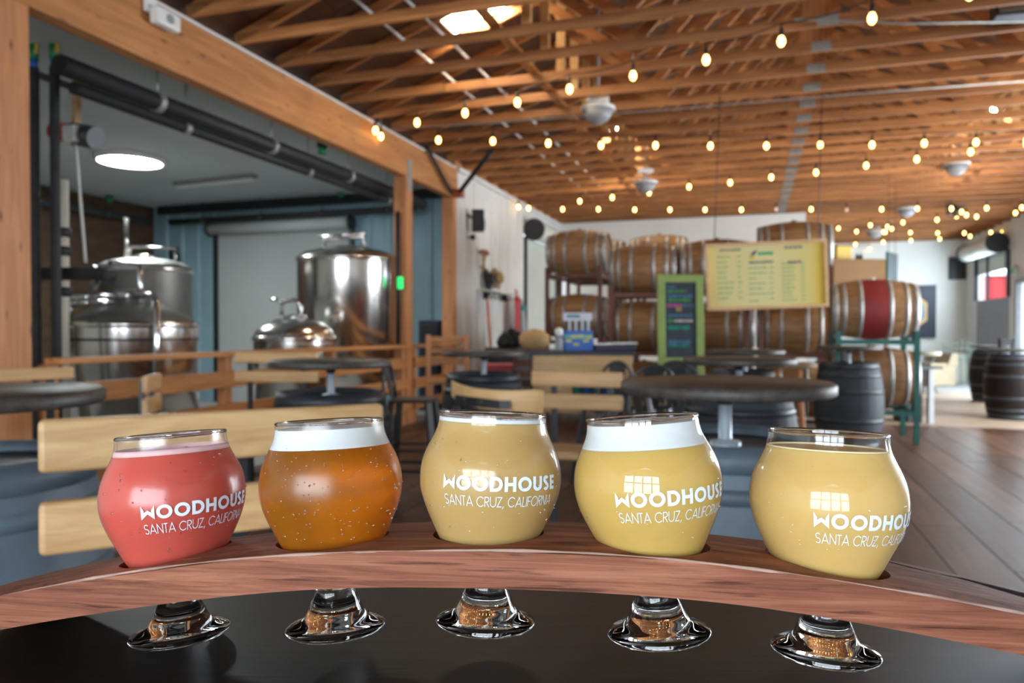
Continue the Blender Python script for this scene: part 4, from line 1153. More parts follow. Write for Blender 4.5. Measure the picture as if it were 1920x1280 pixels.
# hexagon picture on the far wall
pc = on_y(1722, 584, YB); w_, h_ = (on_y(1743, 584, YB).x - on_y(1698, 584, YB).x), zat(1722, 541, 24.2) - zat(1722, 627, 24.2)
hx = thing('hexagon_picture', 'dark blue picture with a copper hexagon on the far wall', 'picture', (pc.x, YB - 0.06, pc.z - h_ / 2))
MB().box((0, 0, h_ / 2), (w_ + 0.25, 0.05, h_)).build('panel', MT['navy'], hx)
for rr, mm, yy in ((0.40, MT['counter'], -0.03), (0.29, paint('hexagon_blue', (0.10, 0.30, 0.42), 0.6), -0.04)):
    pts = [(rr * math.sin(math.pi / 3 * k) * 0.9 - 0.1, h_ / 2 + rr * 1.25 * math.cos(math.pi / 3 * k)) for k in range(6)]
    MB().prism(pts, yy, yy + 0.012).build('hexagon_ring' if rr > .35 else 'hexagon_core', mm, hx)

# ================================================================== THINGS ON THE WHITE WALL
def wallpt(px, py): return on_x(px, py, XL)
q = wallpt(876, 414)
sk_ = thing('loudspeaker', 'black loudspeaker fixed on the white wall beside the last post', 'speaker', (XL + 0.06, q.y, q.z), R(20))
MB().box((0.12, 0, 0), (0.2, 0.24, 0.34)).build('cabinet', MT['black'], sk_, 0.015)
MB().lathe([(0, 0), (0.08, 0), (0.085, 0.012), (0, 0.004)], 20, Matrix.Translation((0.222, 0, -0.06)) @ Matrix.Rotation(R(90), 4, 'Y')).build('cone', MT['black_metal'], sk_)
MB().tube([(-0.06, 0.0, 0.1), (0.06, 0, 0.02)], 0.02, 8).build('bracket', MT['black_metal'], sk_)
q = wallpt(876, 445)
wcam = thing('wall_hook', 'small black knob on the white wall under the loudspeaker', 'hook', (XL + 0.035, q.y, q.z))
MB().ball((0.06, 0, 0), 0.045).build('knob', MT['black'], wcam)
MB().tube([(-0.03, 0, 0), (0.06, 0, 0)], 0.015, 8).build('stem', MT['black_metal'], wcam)
def wall_blob(name, label, cat, px, py, parts):
    q = wallpt(px, py); t = thing(name, label, cat, (XL + 0.02, q.y, q.z)); parts(t); return t
def dried(t):
    for k in range(9):
        a = R(-40 + 10 * k)
        MB().tube([(0.03, 0, -0.16), (0.05 + 0.012 * (k % 3), 0.18 * math.sin(a), 0.08 + 0.02 * (k % 2))], 0.006, 5).build('stem', MT['straw'], t)
    for k in range(9):
        a = R(-40 + 10 * k)
        MB().ball((0.05 + 0.012 * (k % 3), 0.18 * math.sin(a), 0.10 + 0.02 * (k % 2)), 0.04, None, 8, 5).build('flower_head', paint('dried_red', (0.32, 0.14, 0.09), 0.9) if k == 0 else bpy.data.materials['dried_red'], t)
    MB().lathe([(0, -0.2), (0.035, -0.2), (0.05, -0.1), (0, -0.1)], 10, Matrix.Translation((0.035, 0, 0))).build('wrap', MT['straw'], t)
wall_blob('dried_bouquet', 'dried flower bunch hung heads-up on the white wall', 'flowers', 900, 485, dried)
def hat_parts(mat):
    def f(t):
        T = Matrix.Rotation(R(80), 4, 'Y')
        MB().lathe([(0, 0.02), (0.2, 0.015), (0.205, 0.022), (0.11, 0.03), (0.10, 0.12), (0.06, 0.145), (0, 0.15)], 24, T).build('brim_and_crown', MT[mat], t)
        MB().lathe([(0.108, 0.035), (0.112, 0.036), (0.109, 0.06), (0.104, 0.06)], 24, T).build('hat_band', MT['black'], t)
    return f
wall_blob('straw_hat', 'straw hat on the white wall beside the black hat', 'hat', 927, 522, hat_parts('straw'))
wall_blob('black_hat', 'black felt hat on the white wall under the dried flowers', 'hat', 910, 524, hat_parts('black'))
def shelf_row(t):
    MB().box((0.1, 0, 0), (0.18, 1.5, 0.03)).build('shelf_board', MT['beige'], t)
    for k in range(7):
        MB().tube([(0.1, -0.66 + 0.22 * k, -0.015), (0.13, -0.66 + 0.22 * k, -0.13), (0.16, -0.66 + 0.22 * k, -0.08)], 0.012, 6).build('hook', MT['black'], t)
    for k in range(2): MB().box((0.05, -0.5 + k, -0.07), (0.1, 0.03, 0.12)).build('bracket', MT['black'], t)
wall_blob('hook_shelf', 'pale wall shelf with black hooks under the hats', 'shelf', 922, 549, shelf_row)
q = wallpt(949, 592)
ap = thing('red_apron', 'long red apron hanging from the hook shelf', 'apron', (XL + 0.12, q.y + 0.1, q.z - 0.1))
vs = []
for k in range(9):
    for j in range(5):
        z = 0.45 - 0.9 * k / 8; wdt = 0.15 + 0.05 * k / 8
        vs.append((0.05 + 0.03 * math.sin(j * 2.2 + k * 0.2), -wdt + 2 * wdt * j / 4, z))
mb = MB(); mb.add(vs, [(5 * k + j, 5 * k + j + 1, 5 * k + j + 6, 5 * k + j + 5) for k in range(8) for j in range(4)], None, True)
o = mb.build('cloth', MT['red'], ap); so = o.modifiers.new('thick', 'SOLIDIFY'); so.thickness = 0.02
MB().tube([(0.06, -0.1, 0.45), (0.04, 0, 0.6), (0.06, 0.1, 0.45)], 0.012, 6).build('neck_strap', MT['red'], ap)
q = foot(920, 12.9); 
bq = on_x(920, 640, XL + 0.2)
br_ = thing('broom', 'orange broom leaning on the white wall below the hats', 'broom', (XL + 0.18, bq.y, 0))
MB().tube([(0.06, 0, 0.3), (-0.04, 0, zat(918, 560, 12.6))], 0.022, 10).build('handle', MT['orange'], br_)
MB().prism([(-0.06, 0.0), (0.2, 0.0), (0.12, 0.34), (0.02, 0.34)], -0.09, 0.09).build('bristle_head', MT['orange'], br_)
bq = on_x(958, 600, XL + 0.15)
gb_ = thing('garment_bag', 'grey-blue hanging bag next to the red apron', 'bag', (XL + 0.15, bq.y + 0.62, bq.z - 0.55))
MB().lathe([(0, 0), (0.09, 0.02), (0.11, 0.3), (0.08, 0.8), (0.03, 0.95), (0, 0.97)], 14).build('bag', MT['grey'], gb_)
MB().ball((0.02, 0, 0.78), 0.085).build('teal_pouch', paint('teal_cloth', (0.08, 0.25, 0.25), 0.8), gb_)
MB().tube([(0, 0, 0.96), (-0.12, 0, 1.05)], 0.01, 6).build('hook', MT['black'], gb_)
bq = on_x(935, 645, XL + 0.35)
tb_ = thing('tool_trolley', 'dark trolley heaped with black bags under the hanging apron', 'trolley', (XL + 0.62, bq.y, 0), 0)
MB().box((0, 0, 0.5), (0.5, 1.3, 0.9)).build('body', MT['black'], tb_, 0.02)
MB().box((0, 0, 0.97), (0.54, 1.36, 0.04)).build('top', MT['black_metal'], tb_)
for k, (yy, rr) in enumerate(((-0.47, 0.14), (-0.13, 0.18), (0.22, 0.15), (0.5, 0.11))):
    b = thing('black_bag', ['round black bag at the post end of the trolley', 'largest black bag on the trolley top', 'black bag beside the largest one on the trolley', 'small black bag at the roller door end of the trolley'][k], 'bag', (XL + 0.62, bq.y + yy, 0.99), 0, 'bags on the trolley')
    MB().lathe([(0, 0), (rr * 0.8, 0.01), (rr, rr * 0.6), (rr * 0.7, rr * 1.3), (rr * 0.2, rr * 1.7), (0, rr * 1.75)], 16).build('body', MT['black'], b)
    MB().tube([(-0.05, 0, rr * 1.6), (0, 0, rr * 2.0), (0.05, 0, rr * 1.6)], 0.012, 6).build('strap', MT['grey'], b)
# white camera and fittings on the header beam
q = on_x(290, 32, XL)
wc_ = thing('security_camera', 'small white security camera screwed to the timber header beam', 'camera', (XL + 0.005, q.y, q.z))
MB().box((0.02, -0.07, 0.06), (0.04, 0.10, 0.12)).build('mount_plate', MT['white'], wc_, 0.008)
MB().box((0.07, 0.03, -0.02), (0.09, 0.24, 0.13)).build('housing', MT['white'], wc_, 0.02)
MB().tube([(0.115, 0.03, -0.02), (0.125, 0.03, -0.02)], 0.035, 14).build('lens_cap', MT['grey'], wc_)
# crossing black struts where the beam ends
q0, q1, q2, q3 = on_x(800, 275, XL + 0.06), on_x(846, 362, XL + 0.06), at(921, 283, 10.2), on_x(860, 362, XL + 0.08)
cbk = thing('speaker_cable', 'black cable dropping from the beam to the red clamp', 'cable', q0)
MB().tube([(0, 0, 0), q1 - q0], 0.025, 8).build('cable_run', MT['black'], cbk)
arm = thing('steel_strut', 'black steel strut rising from the beam end to the trusses', 'strut', q3)
MB().tube([(0, 0, 0), q2 - q3], 0.035, 8).build('strut_bar', MT['black'], arm)
MB().box((0, 0, 0.0), (0.14, 0.14, 0.12)).build('clamp', paint('rust_clamp', (0.30, 0.06, 0.02), 0.6), arm, 0.01)

# ================================================================== PENDANT LIGHTS, fan
def pendant(label, px, py, d, s=1.0):
    p = at(px, py, d)
    t = thing('pendant_light', label, 'light', p, random.uniform(0, 2), 'unlit pendant lights under the trusses')
    MB().lathe([(0, 0.13 * s), (0.1 * s, 0.13 * s), (0.19 * s, 0.10 * s), (0.195 * s, 0.07 * s), (0.185 * s, 0.065 * s), (0, 0.065 * s)], 24).build('shade', MT['white'], t)
    MB().lathe([(0, 0.064 * s), (0.185 * s, 0.064 * s), (0.12 * s, -0.04 * s), (0.06 * s, -0.08 * s), (0, -0.085 * s)], 16).build('lens', MT['grey'], t)
    MB().tube([(0, 0, 0.13 * s), (0, 0, roof_z(p.x) + 0.01 - p.z)], 0.02 * s, 8).build('stem', MT['grey'], t)
    MB().box((0, 0, max(0.2, ZC + 0.03 - p.z) - 0.02), (0.24 * s, 0.1 * s, 0.06 * s)).build('ballast_box', MT['white'], t, 0.006)
pendant('white pendant light above the gap between hazy beers, largest in view', 1121, 218, 8.3)
pendant('white pendant light hanging deep in the room above the oak barrels', 1210, 352, 11.9)
pendant('white pendant light near the side wall under paired roof posts', 1793, 318, 11.6)
pendant('white pendant light low above the leaning dark board', 1700, 399, 15.3)
pendant('small white pendant light at the far end over the yellow box', 1640, 440, 18.2)
q = at(1788, 392, 15.0)
fn = thing('wall_fan', 'black caged fan hanging under the trusses near the side wall', 'fan', q, YAW)
for rr in (0.2, 0.13, 0.06):
    MB().tube([(rr * math.cos(2 * math.pi * k / 24), -0.08, rr * math.sin(2 * math.pi * k / 24)) for k in range(25)], 0.007, 6).build('cage_ring', MT['black'], fn)
for k in range(5):
    a = 2 * math.pi * k / 5
    MB().bar((0, 0, 0), (0.17 * math.cos(a), 0.02, 0.17 * math.sin(a)), 0.09, 0.008, (0, 1, 0.3)).build('blade', MT['black_metal'], fn)
MB().tube([(0, -0.05, 0), (0, 0.12, 0)], 0.07, 14).build('motor', MT['black'], fn)
MB().tube([(0, 0.06, 0.05), (0, 0.06, ZC - q.z + 0.03)], 0.02, 8).build('hanger', MT['black'], fn)

# ================================================================== STRING LIGHTS
bulb_mat = emit('bulb_glow', (1.0, 0.56, 0.15), 8.0)
bulb_mat.cycles.emission_sampling = 'NONE'
dim_mat = emit('bulb_dim', (0.8, 0.5, 0.4), 0.25)
dim_mat.cycles.emission_sampling = 'NONE'
bulb_me = MB().lathe([(0, -0.055), (0.012, -0.052), (0.024, -0.038), (0.030, -0.018), (0.029, 0.0), (0.021, 0.02), (0.013, 0.034), (0, 0.036)], 14).mesh('bulb', bulb_mat)
dim_me = bulb_me.copy(); dim_me.materials.clear(); dim_me.materials.append(dim_mat)
sock_me = MB().lathe([(0, 0.03), (0.016, 0.03), (0.018, 0.05), (0.017, 0.09), (0.008, 0.10), (0.006, 0.13), (0, 0.13)], 10).mesh('socket', MT['black'])
BZ = ZC - 0.17
def string_light(label, pts, z=BZ, dim=(), side=None):
    P = [on_z(x, y, z) for x, y in pts]
    t = thing('string_light', label, 'string light', (P[0].x, P[0].y, z), 0, 'strings of warm bulbs under the trusses')
    P = [q - Vector((P[0].x, P[0].y, z)) for q in P]
    cable = []
    for i, (a, b) in enumerate(zip(P, P[1:])):
        for k in range(5):
            u = k / 5; q = a.lerp(b, u); q.z += 0.135 - 0.10 * math.sin(math.pi * u) * min(1.0, (b - a).length / 1.2) * 0.5; cable.append(q)
    cable.append(P[-1] + Vector((0, 0, 0.135)))
    MB().tube(cable, 0.006, 6).build('cable', MT['black'], t)
    for k, q in enumerate(P):
        s = bpy.data.objects.new('socket', sock_me); col.objects.link(s); s.parent = t; s.location = q
        b = bpy.data.objects.new('bulb', dim_me if k in dim else bulb_me); col.objects.link(b); b.parent = s
    for k in (0, len(P) // 2, len(P) - 1):
        MB().tube([P[k] + Vector((0, 0, 0.13)), P[k] + Vector((0, 0, ZC - z + 0.03))], 0.005, 6).build('hanging_hook', MT['grey'], t)
    return t
string_light('string of bulbs rising over the room from the timber beam, first in line', [(704, 243), (782, 228), (872, 210), (970, 190), (1068, 165), (1187, 140), (1324, 110), (1465, 75), (1635, 32), (1818, -14)])
string_light('level string of bulbs just behind the rising one', [(714, 254), (822, 261), (924, 263), (1028, 267), (1127, 271), (1229, 271), (1332, 272), (1437, 272), (1538, 270), (1635, 270), (1733, 267), (1830, 265), (1925, 262)])
string_light('string of bulbs sloping up towards the side wall over the barrels', [(972, 387), (1087, 376), (1148, 369), (1217, 360), (1292, 349), (1369, 341), (1446, 331), (1530, 322), (1624, 309), (1719, 297), (1820, 283), (1925, 268)])
string_light('level string of bulbs along the white partition, two of them unlit', [(991, 389), (1055, 391), (1122, 391), (1190, 392), (1256, 392), (1322, 392), (1390, 392), (1455, 391), (1521, 391), (1587, 392), (1653, 391), (1720, 390), (1784, 390), (1850, 389), (1916, 388)], BZ, (7, 9))
string_light('string of bulbs beyond the partition edge, higher one', [(1572, 427), (1632, 421), (1693, 416), (1757, 411), (1831, 405), (1904, 398)])
string_light('string of bulbs beyond the partition edge, crossing the fan', [(1606, 433), (1657, 434), (1707, 435), (1758, 436), (1808, 436), (1858, 435), (1880, 434)])
string_light('last string of bulbs low before the far white wall', [(1558, 461), (1604, 457), (1656, 453), (1708, 450), (1762, 447), (1819, 442)])
string_light('short string of bulbs dipping above the leaning dark board', [(1593, 468), (1630, 466)])
string_light('bulb cluster hanging beside the black fan', [(1793, 405), (1803, 396), (1812, 402)])
string_light('bulb cluster hanging above the brown carton', [(1660, 434), (1664, 424), (1672, 428)])
# grey wires crossing under the trusses
for lab, pts in (('pale wire stretched under the trusses across the middle of the roof', [(700, 243), (900, 232), (1280, 203), (1600, 176), (1925, 152)]), ('thin pale wire sagging near the roof corner over the side wall', [(1490, 36), (1700, 44), (1925, 40)])):
    P = [on_z(x, y, ZC - 0.02) for x, y in pts]
    t = thing('cable_wire', lab, 'cable', P[0])
    MB().tube([q - P[0] for q in P], 0.009, 6).build('wire', MT['galv'], t)
dbx = at(1895, 14, 6.1)
db = thing('junction_box', 'dark box on the truss at the roof corner over the side wall', 'box', (dbx.x, dbx.y, ZC + 0.1))
MB().box((0, 0, 0), (0.26, 0.2, 0.18)).build('body', MT['black_metal'], db, 0.01)
MB().box((0, -0.105, 0), (0.22, 0.012, 0.14)).build('cover', MT['galv'], db)

# ================================================================== THE FAR CORNER
def far(px, py, y): return on_y(px, py, y)
q = on_z(1733, 722, 0.0) if False else foot(1733, 15.0)
ct2 = thing('mosaic_table', 'small round mosaic cafe table by the far white wall', 'table', q)
zt = zat(1733, 664, 15.0)
MB().lathe([(0, zt - 0.02), (0.30, zt - 0.02), (0.305, zt), (0.305, zt + 0.05), (0, zt + 0.055)], 32).build('tabletop', paint('mosaic_top', (0.28, 0.25, 0.18), 0.6, 0, 0.4, 30), ct2)
for k in range(3):
    a = R(20 + 120 * k)
    MB().tube([(0.24 * math.cos(a), 0.24 * math.sin(a), zt - 0.02), (0.04 * math.cos(a), 0.04 * math.sin(a), zt * 0.55), (0.28 * math.cos(a), 0.28 * math.sin(a), 0)], 0.013, 8).build('leg', MT['black_metal'], ct2)
q = foot(1722, 10.2)
pst = thing('plinth', 'black box with grey post next to the floor-tier barrel', 'stand', q, YAW)
zt = zat(1722, 690, 10.2)
MB().box((-0.08, 0.12, zt * 0.5), (0.2, 0.4, zt)).build('box_body', MT['black'], pst, 0.005)
MB().box((0.0, 0.0, zt + 0.015), (0.4, 0.5, 0.03)).build('top', MT['black_metal'], pst)
MB().box((0.06, -0.2, zt * 0.5), (0.07, 0.06, zt)).build('post_leg', MT['grey'], pst, 0.004)
q = foot(1793, 17.5)
wch = thing('wire_chair', 'green wire-mesh armchair in front of the bright wall', 'chair', q, YAW + R(170))
zs_, zb_ = zat(1793, 668, 17.5), zat(1793, 636, 17.5)
for k in range(9):
    a = R(-80 + 20 * k)
    MB().tube([(0.30 * math.sin(a), 0.22 * math.cos(a) + 0.05, zs_), (0.34 * math.sin(a), 0.26 * math.cos(a) + 0.06, (zs_ + zb_) / 2 + 0.08), (0.24 * math.sin(a), 0.3 * math.cos(a) + 0.06, zb_ - 0.08 * abs(math.sin(a)))], 0.009, 6).build('wire', paint('sage_wire', (0.18, 0.28, 0.22), 0.5) if k == 0 else bpy.data.materials['sage_wire'], wch)
for zz, rr in ((zs_, 0.30), ((zs_ + zb_) / 2, 0.33)):
    MB().tube([(rr * math.sin(R(-80 + 16 * k)), rr * 0.75 * math.cos(R(-80 + 16 * k)) + 0.05, zz) for k in range(11)], 0.009, 6).build('wire', bpy.data.materials['sage_wire'], wch)
MB().lathe([(0, zs_ - 0.02), (0.28, zs_ - 0.02), (0.28, zs_), (0, zs_)], 24).build('seat', bpy.data.materials['sage_wire'], wch)
for k in range(4):
    a = R(45 + 90 * k)
    MB().tube([(0.22 * math.cos(a), 0.22 * math.sin(a), zs_), (0.26 * math.cos(a), 0.26 * math.sin(a), 0)], 0.012, 6).build('leg', bpy.data.materials['sage_wire'], wch)
q = foot(1772, 17.0)
sfa = thing('sofa', 'tan cloth sofa by the far wall seen from its side', 'sofa', q, YAW + R(12))
wz_ = 54 / FPX * 17.0
za, zb2 = zat(1772, 700 - 14, 17.0), zat(1790, 662, 17.0)
MB().box((-0.12, 0.3, za / 2), (wz_, 0.8, za)).build('base', MT['sofa'], sfa, 0.03)
MB().prism([(wz_ / 2 - 0.34, za - 0.02), (wz_ / 2 - 0.05, za - 0.02), (wz_ / 2 - 0.05, zb2), (wz_ / 2 - 0.2, zb2)], -0.08, 0.7).build('back', MT['sofa'], sfa, 0.02)
MB().box((-0.2, 0.3, za + 0.03), (wz_ * 0.7, 0.74, 0.08)).build('seat_cushion', MT['sofa'], sfa, 0.03)
q = foot(1805, 17.6)
bpn = thing('low_cabinet', 'beige two-panel low cabinet between the sofa and brown barrels', 'cabinet', (q.x, q.y + 0.75, 0), YAW)
zt = zat(1805, 665, 17.6)
MB().box((0, 0, zt / 2), (0.36, 0.4, zt)).build('body', MT['beige'], bpn, 0.005)
for s in (-1, 1): MB().box((s * 0.09, -0.205, zt / 2), (0.15, 0.012, zt - 0.12)).build('door', MT['beige'], bpn, 0.004)
q = on_x(1906, 508, XR)
sg = thing('exit_sign', 'small round green lamp on the white side wall', 'sign', (XR - 0.01, q.y, q.z))
MB().lathe([(0, 0), (0.13, 0), (0.13, 0.05), (0, 0.06)], 20, Matrix.Rotation(R(-90), 4, 'Y')).build('lamp_housing', MT['white'], sg)
MB().lathe([(0, 0.058), (0.09, 0.055), (0.06, 0.085), (0, 0.09)], 16, Matrix.Rotation(R(-90), 4, 'Y')).build('lens', paint('sea_green', (0.15, 0.5, 0.3), 0.4), sg)
q = on_y(1811, 503, YB)
bkp = thing('black_panel', 'black panel high on the far wall under the coiled door end', 'box', (q.x - 0.22, YB - 0.06, q.z - 0.3))
MB().box((0, 0, 0.3), (0.42, 0.1, 0.62)).build('box_body', MT['black'], bkp)  # plain dark panel, no meter known in it
MB().box((0, -0.055, 0.3), (0.36, 0.012, 0.55)).build('cover', MT['black_metal'], bkp)
# dark chair backs by the sunny doorway
q = foot(1910, 11.6)
dc = thing('dark_chair', 'dark wooden chair back beside the sunny doorway', 'chair', q, YAW + R(30))
for x in (-0.18, 0.18):
    for y in (-0.18, 0.18): MB().box((x, y, (1.1 if y > 0 else 0.7) / 2), (0.04, 0.04, 1.1 if y > 0 else 0.7)).build('leg', MT['barrel_brown'], dc)
MB().box((0, 0, 0.7), (0.4, 0.4, 0.03)).build('seat', MT['barrel_brown'], dc)
MB().box((0, 0.18, 1.08), (0.42, 0.035, 0.12)).build('back_rail', MT['barrel_brown'], dc, 0.008)

# ================================================================== THE FLIGHT: table, stave, five glasses
FH = Vector((-math.sin(YAW), math.cos(YAW), 0))
def near(l, d, z): return Vector((CAM.x, CAM.y, CAM.z)) + RT * l + FH * d + Vector((0, 0, z))
TREL = -0.1695
nt_ = thing('barrel_table', 'black-stained table top under the flight of five beers', 'table', near(0.0, 0.13, 0) - Vector((0, 0, CAM.z)), YAW)
TZN = CAM.z + TREL
barrel_parts(nt_, Matrix.Translation((0, 0, BH / 2)), 'barrel_black', 'hoop_black', 'barrel_black')
table_top_mb(0.42, TZN, 0.045, 96).build('tabletop', MT['black_wood'], nt_)
MB().lathe([(0.11, 0.91), (0.11, 0.925), (0.03, 0.935), (0.03, TZN - 0.06), (0.14, TZN - 0.046), (0, TZN - 0.046)], 24).build('steel_post', MT['chrome'], nt_)

# --- the barrel stave
SK, SL0, SW, STH = 0.43, 0.01, 0.043, 0.0195
TB = math.tan(R(5.0))
def stave_ctr(l): return 0.392 - 0.105 * (l + 0.005)
def stave_top(l, s):                         # s across, minus is the front
    return -0.102 - SK * (l - SL0) ** 2 - (s + SW) * TB - 0.0 * s
sd = Vector((1.0, -0.105)).normalized()      # along the stave in (l, d)
sb = bpy.data.objects.new('stave_body_tmp', None)
st_loc = near(0.0, stave_ctr(0), 0)
stv = thing('barrel_stave', 'curved reddish barrel stave with five holes holding the tasting glasses', 'serving board', (st_loc.x, st_loc.y, TZN), YAW + math.atan2(-0.105, 1.0))
RL = math.atan2(-0.105, 1.0)
def st_local(u, s, z):                       # u along the stave, s across it, z relative to the camera height
    return (u, s, z + CAM.z - TZN)
ac = [-1, -0.96, -0.6, -0.2, 0.2, 0.6, 0.96, 1]
NU, U0, U1 = 72, -0.297, 0.315
mb = MB(); vs, fs = [], []
sec = []
for a in ac: sec.append((a * SW, 0))
for a in reversed(ac): sec.append((a * SW, 1))
for i in range(NU + 1):
    u = U0 + (U1 - U0) * i / NU
    for s, b in sec:
        l = u * sd.x - s * sd.y * 0
        z = stave_top(u, s) - (STH if b else 0) - (0.0012 * (s / SW) ** 2 if not b else 0)
        z += 0.0004 * math.sin(u * 31 + s * 40)
        if abs(s) > 0.95 * SW and not b: z -= 0.0009
        vs.append(st_local(u, s, z))
m_ = len(sec)
for i in range(NU):
    for k in range(m_):
        k2 = (k + 1) % m_
        fs.append((i * m_ + k, i * m_ + k2, (i + 1) * m_ + k2, (i + 1) * m_ + k))
fs += [tuple(range(m_))[::-1], tuple(NU * m_ + k for k in range(m_))]
mb.add(vs, fs)
def stave_mat():
    m, nt, p = nodes_of('stave_wood')
    v = coords(nt, (2.2, 34, 60), False)
    n = noise(nt, v, 3.2, 8, 0.68, 0.7)
    v2 = coords(nt, (9, 70, 150), False)
    n2 = noise(nt, v2, 2.2, 5, 0.6, 0.4)
    v3 = coords(nt, (5, 10, 24), False)
    n3 = noise(nt, v3, 2.0, 3)
    c1 = ramp(nt, n, [(0.28, (0.095, 0.032, 0.019)), (0.48, (0.25, 0.092, 0.050)), (0.70, (0.42, 0.178, 0.105))])
    c2 = ramp(nt, n2, [(0.30, (0.25, 0.2, 0.2)), (0.42, (1, 1, 1))])
    c3 = ramp(nt, n3, [(0.3, (0.7, 0.62, 0.66)), (0.65, (1, 1, 1))])
    a = nt.nodes.new('ShaderNodeMix'); a.data_type = 'RGBA'; a.blend_type = 'MULTIPLY'; a.inputs[0].default_value = 0.8
    nt.links.new(c1, a.inputs[6]); nt.links.new(c2, a.inputs[7])
    b = nt.nodes.new('ShaderNodeMix'); b.data_type = 'RGBA'; b.blend_type = 'MULTIPLY'; b.inputs[0].default_value = 0.9
    nt.links.new(a.outputs[2], b.inputs[6]); nt.links.new(c3, b.inputs[7])
    nt.links.new(b.outputs[2], p.inputs['Base Color'])
    p.inputs['Roughness'].default_value = 0.62; p.inputs['Specular IOR Level'].default_value = 0.18
    bump(nt, p, n2, 0.35, 0.0008)
    return m
MT['stave'] = stave_mat()
tmp = mb.build('body', MT['stave'], None)
bpy.context.view_layer.update()

# --- glass outline: height above the foot, radius
def catmull(pts, n=6):
    out = []
    for i in range(len(pts) - 1):
        p0, p1, p2, p3 = pts[max(i - 1, 0)], pts[i], pts[i + 1], pts[min(i + 2, len(pts) - 1)]
        for k in range(n):
            t = k / n
            q = []
            for a in range(2):
                q.append(0.5 * ((2 * p1[a]) + (-p0[a] + p2[a]) * t + (2 * p0[a] - 5 * p1[a] + 4 * p2[a] - p3[a]) * t * t + (-p0[a] + 3 * p1[a] - 3 * p2[a] + p3[a]) * t ** 3))
            out.append(tuple(q))
    out.append(pts[-1])
    return out
FOOT = catmull([(0.0245, 0.0), (0.0257, 0.0010), (0.0256, 0.0022), (0.0225, 0.0040), (0.0172, 0.0062), (0.0148, 0.0092), (0.0128, 0.0140), (0.0110, 0.0185), (0.0104, 0.0215), (0.0112, 0.0245)], 6)
BOWL = catmull([(0.0112, 0.0245), (0.0150, 0.0288), (0.0205, 0.0350), (0.0252, 0.0425), (0.0293, 0.0508), (0.0338, 0.0605), (0.0366, 0.0690), (0.0374, 0.0765), (0.0366, 0.0840), (0.0345, 0.0905), (0.0318, 0.0960), (0.0298, 0.1005), (0.0287, 0.1050), (0.0285, 0.1092)], 8)
def bowl_r(z):
    for (r0, z0), (r1, z1) in zip(BOWL, BOWL[1:]):
        if z0 <= z <= z1: return r0 + (r1 - r0) * (z - z0) / max(z1 - z0, 1e-9)
    return BOWL[-1][0] if z > BOWL[-1][1] else BOWL[0][0]
WT = 0.0014

# --- stroke letters for the print on the glasses
def arc(cx, cy, rx, ry, a0, a1, n=18):
    return [(cx + rx * math.cos(R(a0 + (a1 - a0) * i / n)), cy + ry * math.sin(R(a0 + (a1 - a0) * i / n))) for i in range(n + 1)]
def glyph(c, h):
    """h = half the stroke width; cap height 1; returns advance, list of strokes, list of filled outlines"""
    a, b = h, 1 - h
    if c == 'W' and h > 0.08: return 0.88, [], [[(0, 0), (0.20, 0.30), (0.20, 0.66), (0, 1.0)], [(0, 0), (0.44, 0.40), (0.44, 0.68), (0.14, 0.45)], [(0.88, 0), (0.44, 0.40), (0.44, 0.68), (0.74, 0.45)], [(0.88, 0), (0.68, 0.30), (0.68, 0.66), (0.88, 1.0)]]
    if c == 'O': return 1.0, [arc(0.5, 0.5, 0.5 - h, 0.5 - h, 0, 360, 40)], []
    if c == 'D': return 0.82, [[(a, 0), (a, 1)], [(0, b), (0.34, b)] + arc(0.34, 0.5, 0.48 - h, 0.5 - h, 90, -90, 20) + [(0, a)]], []
    if c == 'H': return 0.78, [[(a, 0), (a, 1)], [(0.78 - h, 0), (0.78 - h, 1)], [(0, 0.5), (0.78, 0.5)]], []
    if c == 'U': return 0.76, [[(a, 1), (a, 0.38)] + arc(0.38, 0.38, 0.38 - h, 0.38 - h, 180, 360, 18) + [(0.76 - h, 1)]], []
    if c == 'S':
        r = 0.25 + (0.0 if h < 0.08 else 0.0)
        up = arc(0.29, 1 - 0.27, 0.29 - h, 0.27 - h * 0.9, 30, 270, 18); lo = arc(0.29, 0.25 + 0.02, 0.29 - h, 0.27 - h * 0.9, 90, -150, 18)
        mid = [(0.29, 0.5)]
        return 0.58, [up[:-1] + [(0.27, 0.52)] + lo[1:]], []
    if c == 'E': return 0.52, [[(a, 0), (a, 1)], [(0, b), (0.52, b)], [(0, 0.5), (0.48, 0.5)], [(0, a), (0.52, a)]], []
    if c == 'A': return 0.86, [[(0.03, 0), (0.43, 0.97), (0.83, 0)], [(0.18, 0.3), (0.68, 0.3)]], []
    if c == 'N': return 0.74, [[(a, 0), (a, 0.97), (0.74 - h, 0.03), (0.74 - h, 1)]], []
    if c == 'T': return 0.5, [[(0.25, 0), (0.25, 1)], [(0, b), (0.5, b)]], []
    if c == 'C': return 0.9, [arc(0.5, 0.5, 0.5 - h, 0.5 - h, 42, 318, 30)], []
    if c == 'R': return 0.58, [[(a, 0), (a, b), (0.30, b)] + arc(0.30, 0.73, 0.26 - h, 0.27 - h, 90, -90, 14) + [(a, 0.46)], [(0.24, 0.46), (0.55, 0)]], []
    if c == 'Z': return 0.6, [[(0.02, b), (0.56, b), (0.04, a), (0.6, a)]], []
    if c == 'L': return 0.42, [[(a, 1), (a, a), (0.42, a)]], []
    if c == 'I': return 0.12, [[(0.06, 0), (0.06, 1)]], []
    if c == 'F': return 0.46, [[(a, 0), (a, b), (0.46, b)], [(0, 0.52), (0.42, 0.52)]], []
    if c == ',': return 0.22, [[(0.16, 0.10), (0.05, -0.16)]], []
    return 0.36, [], []
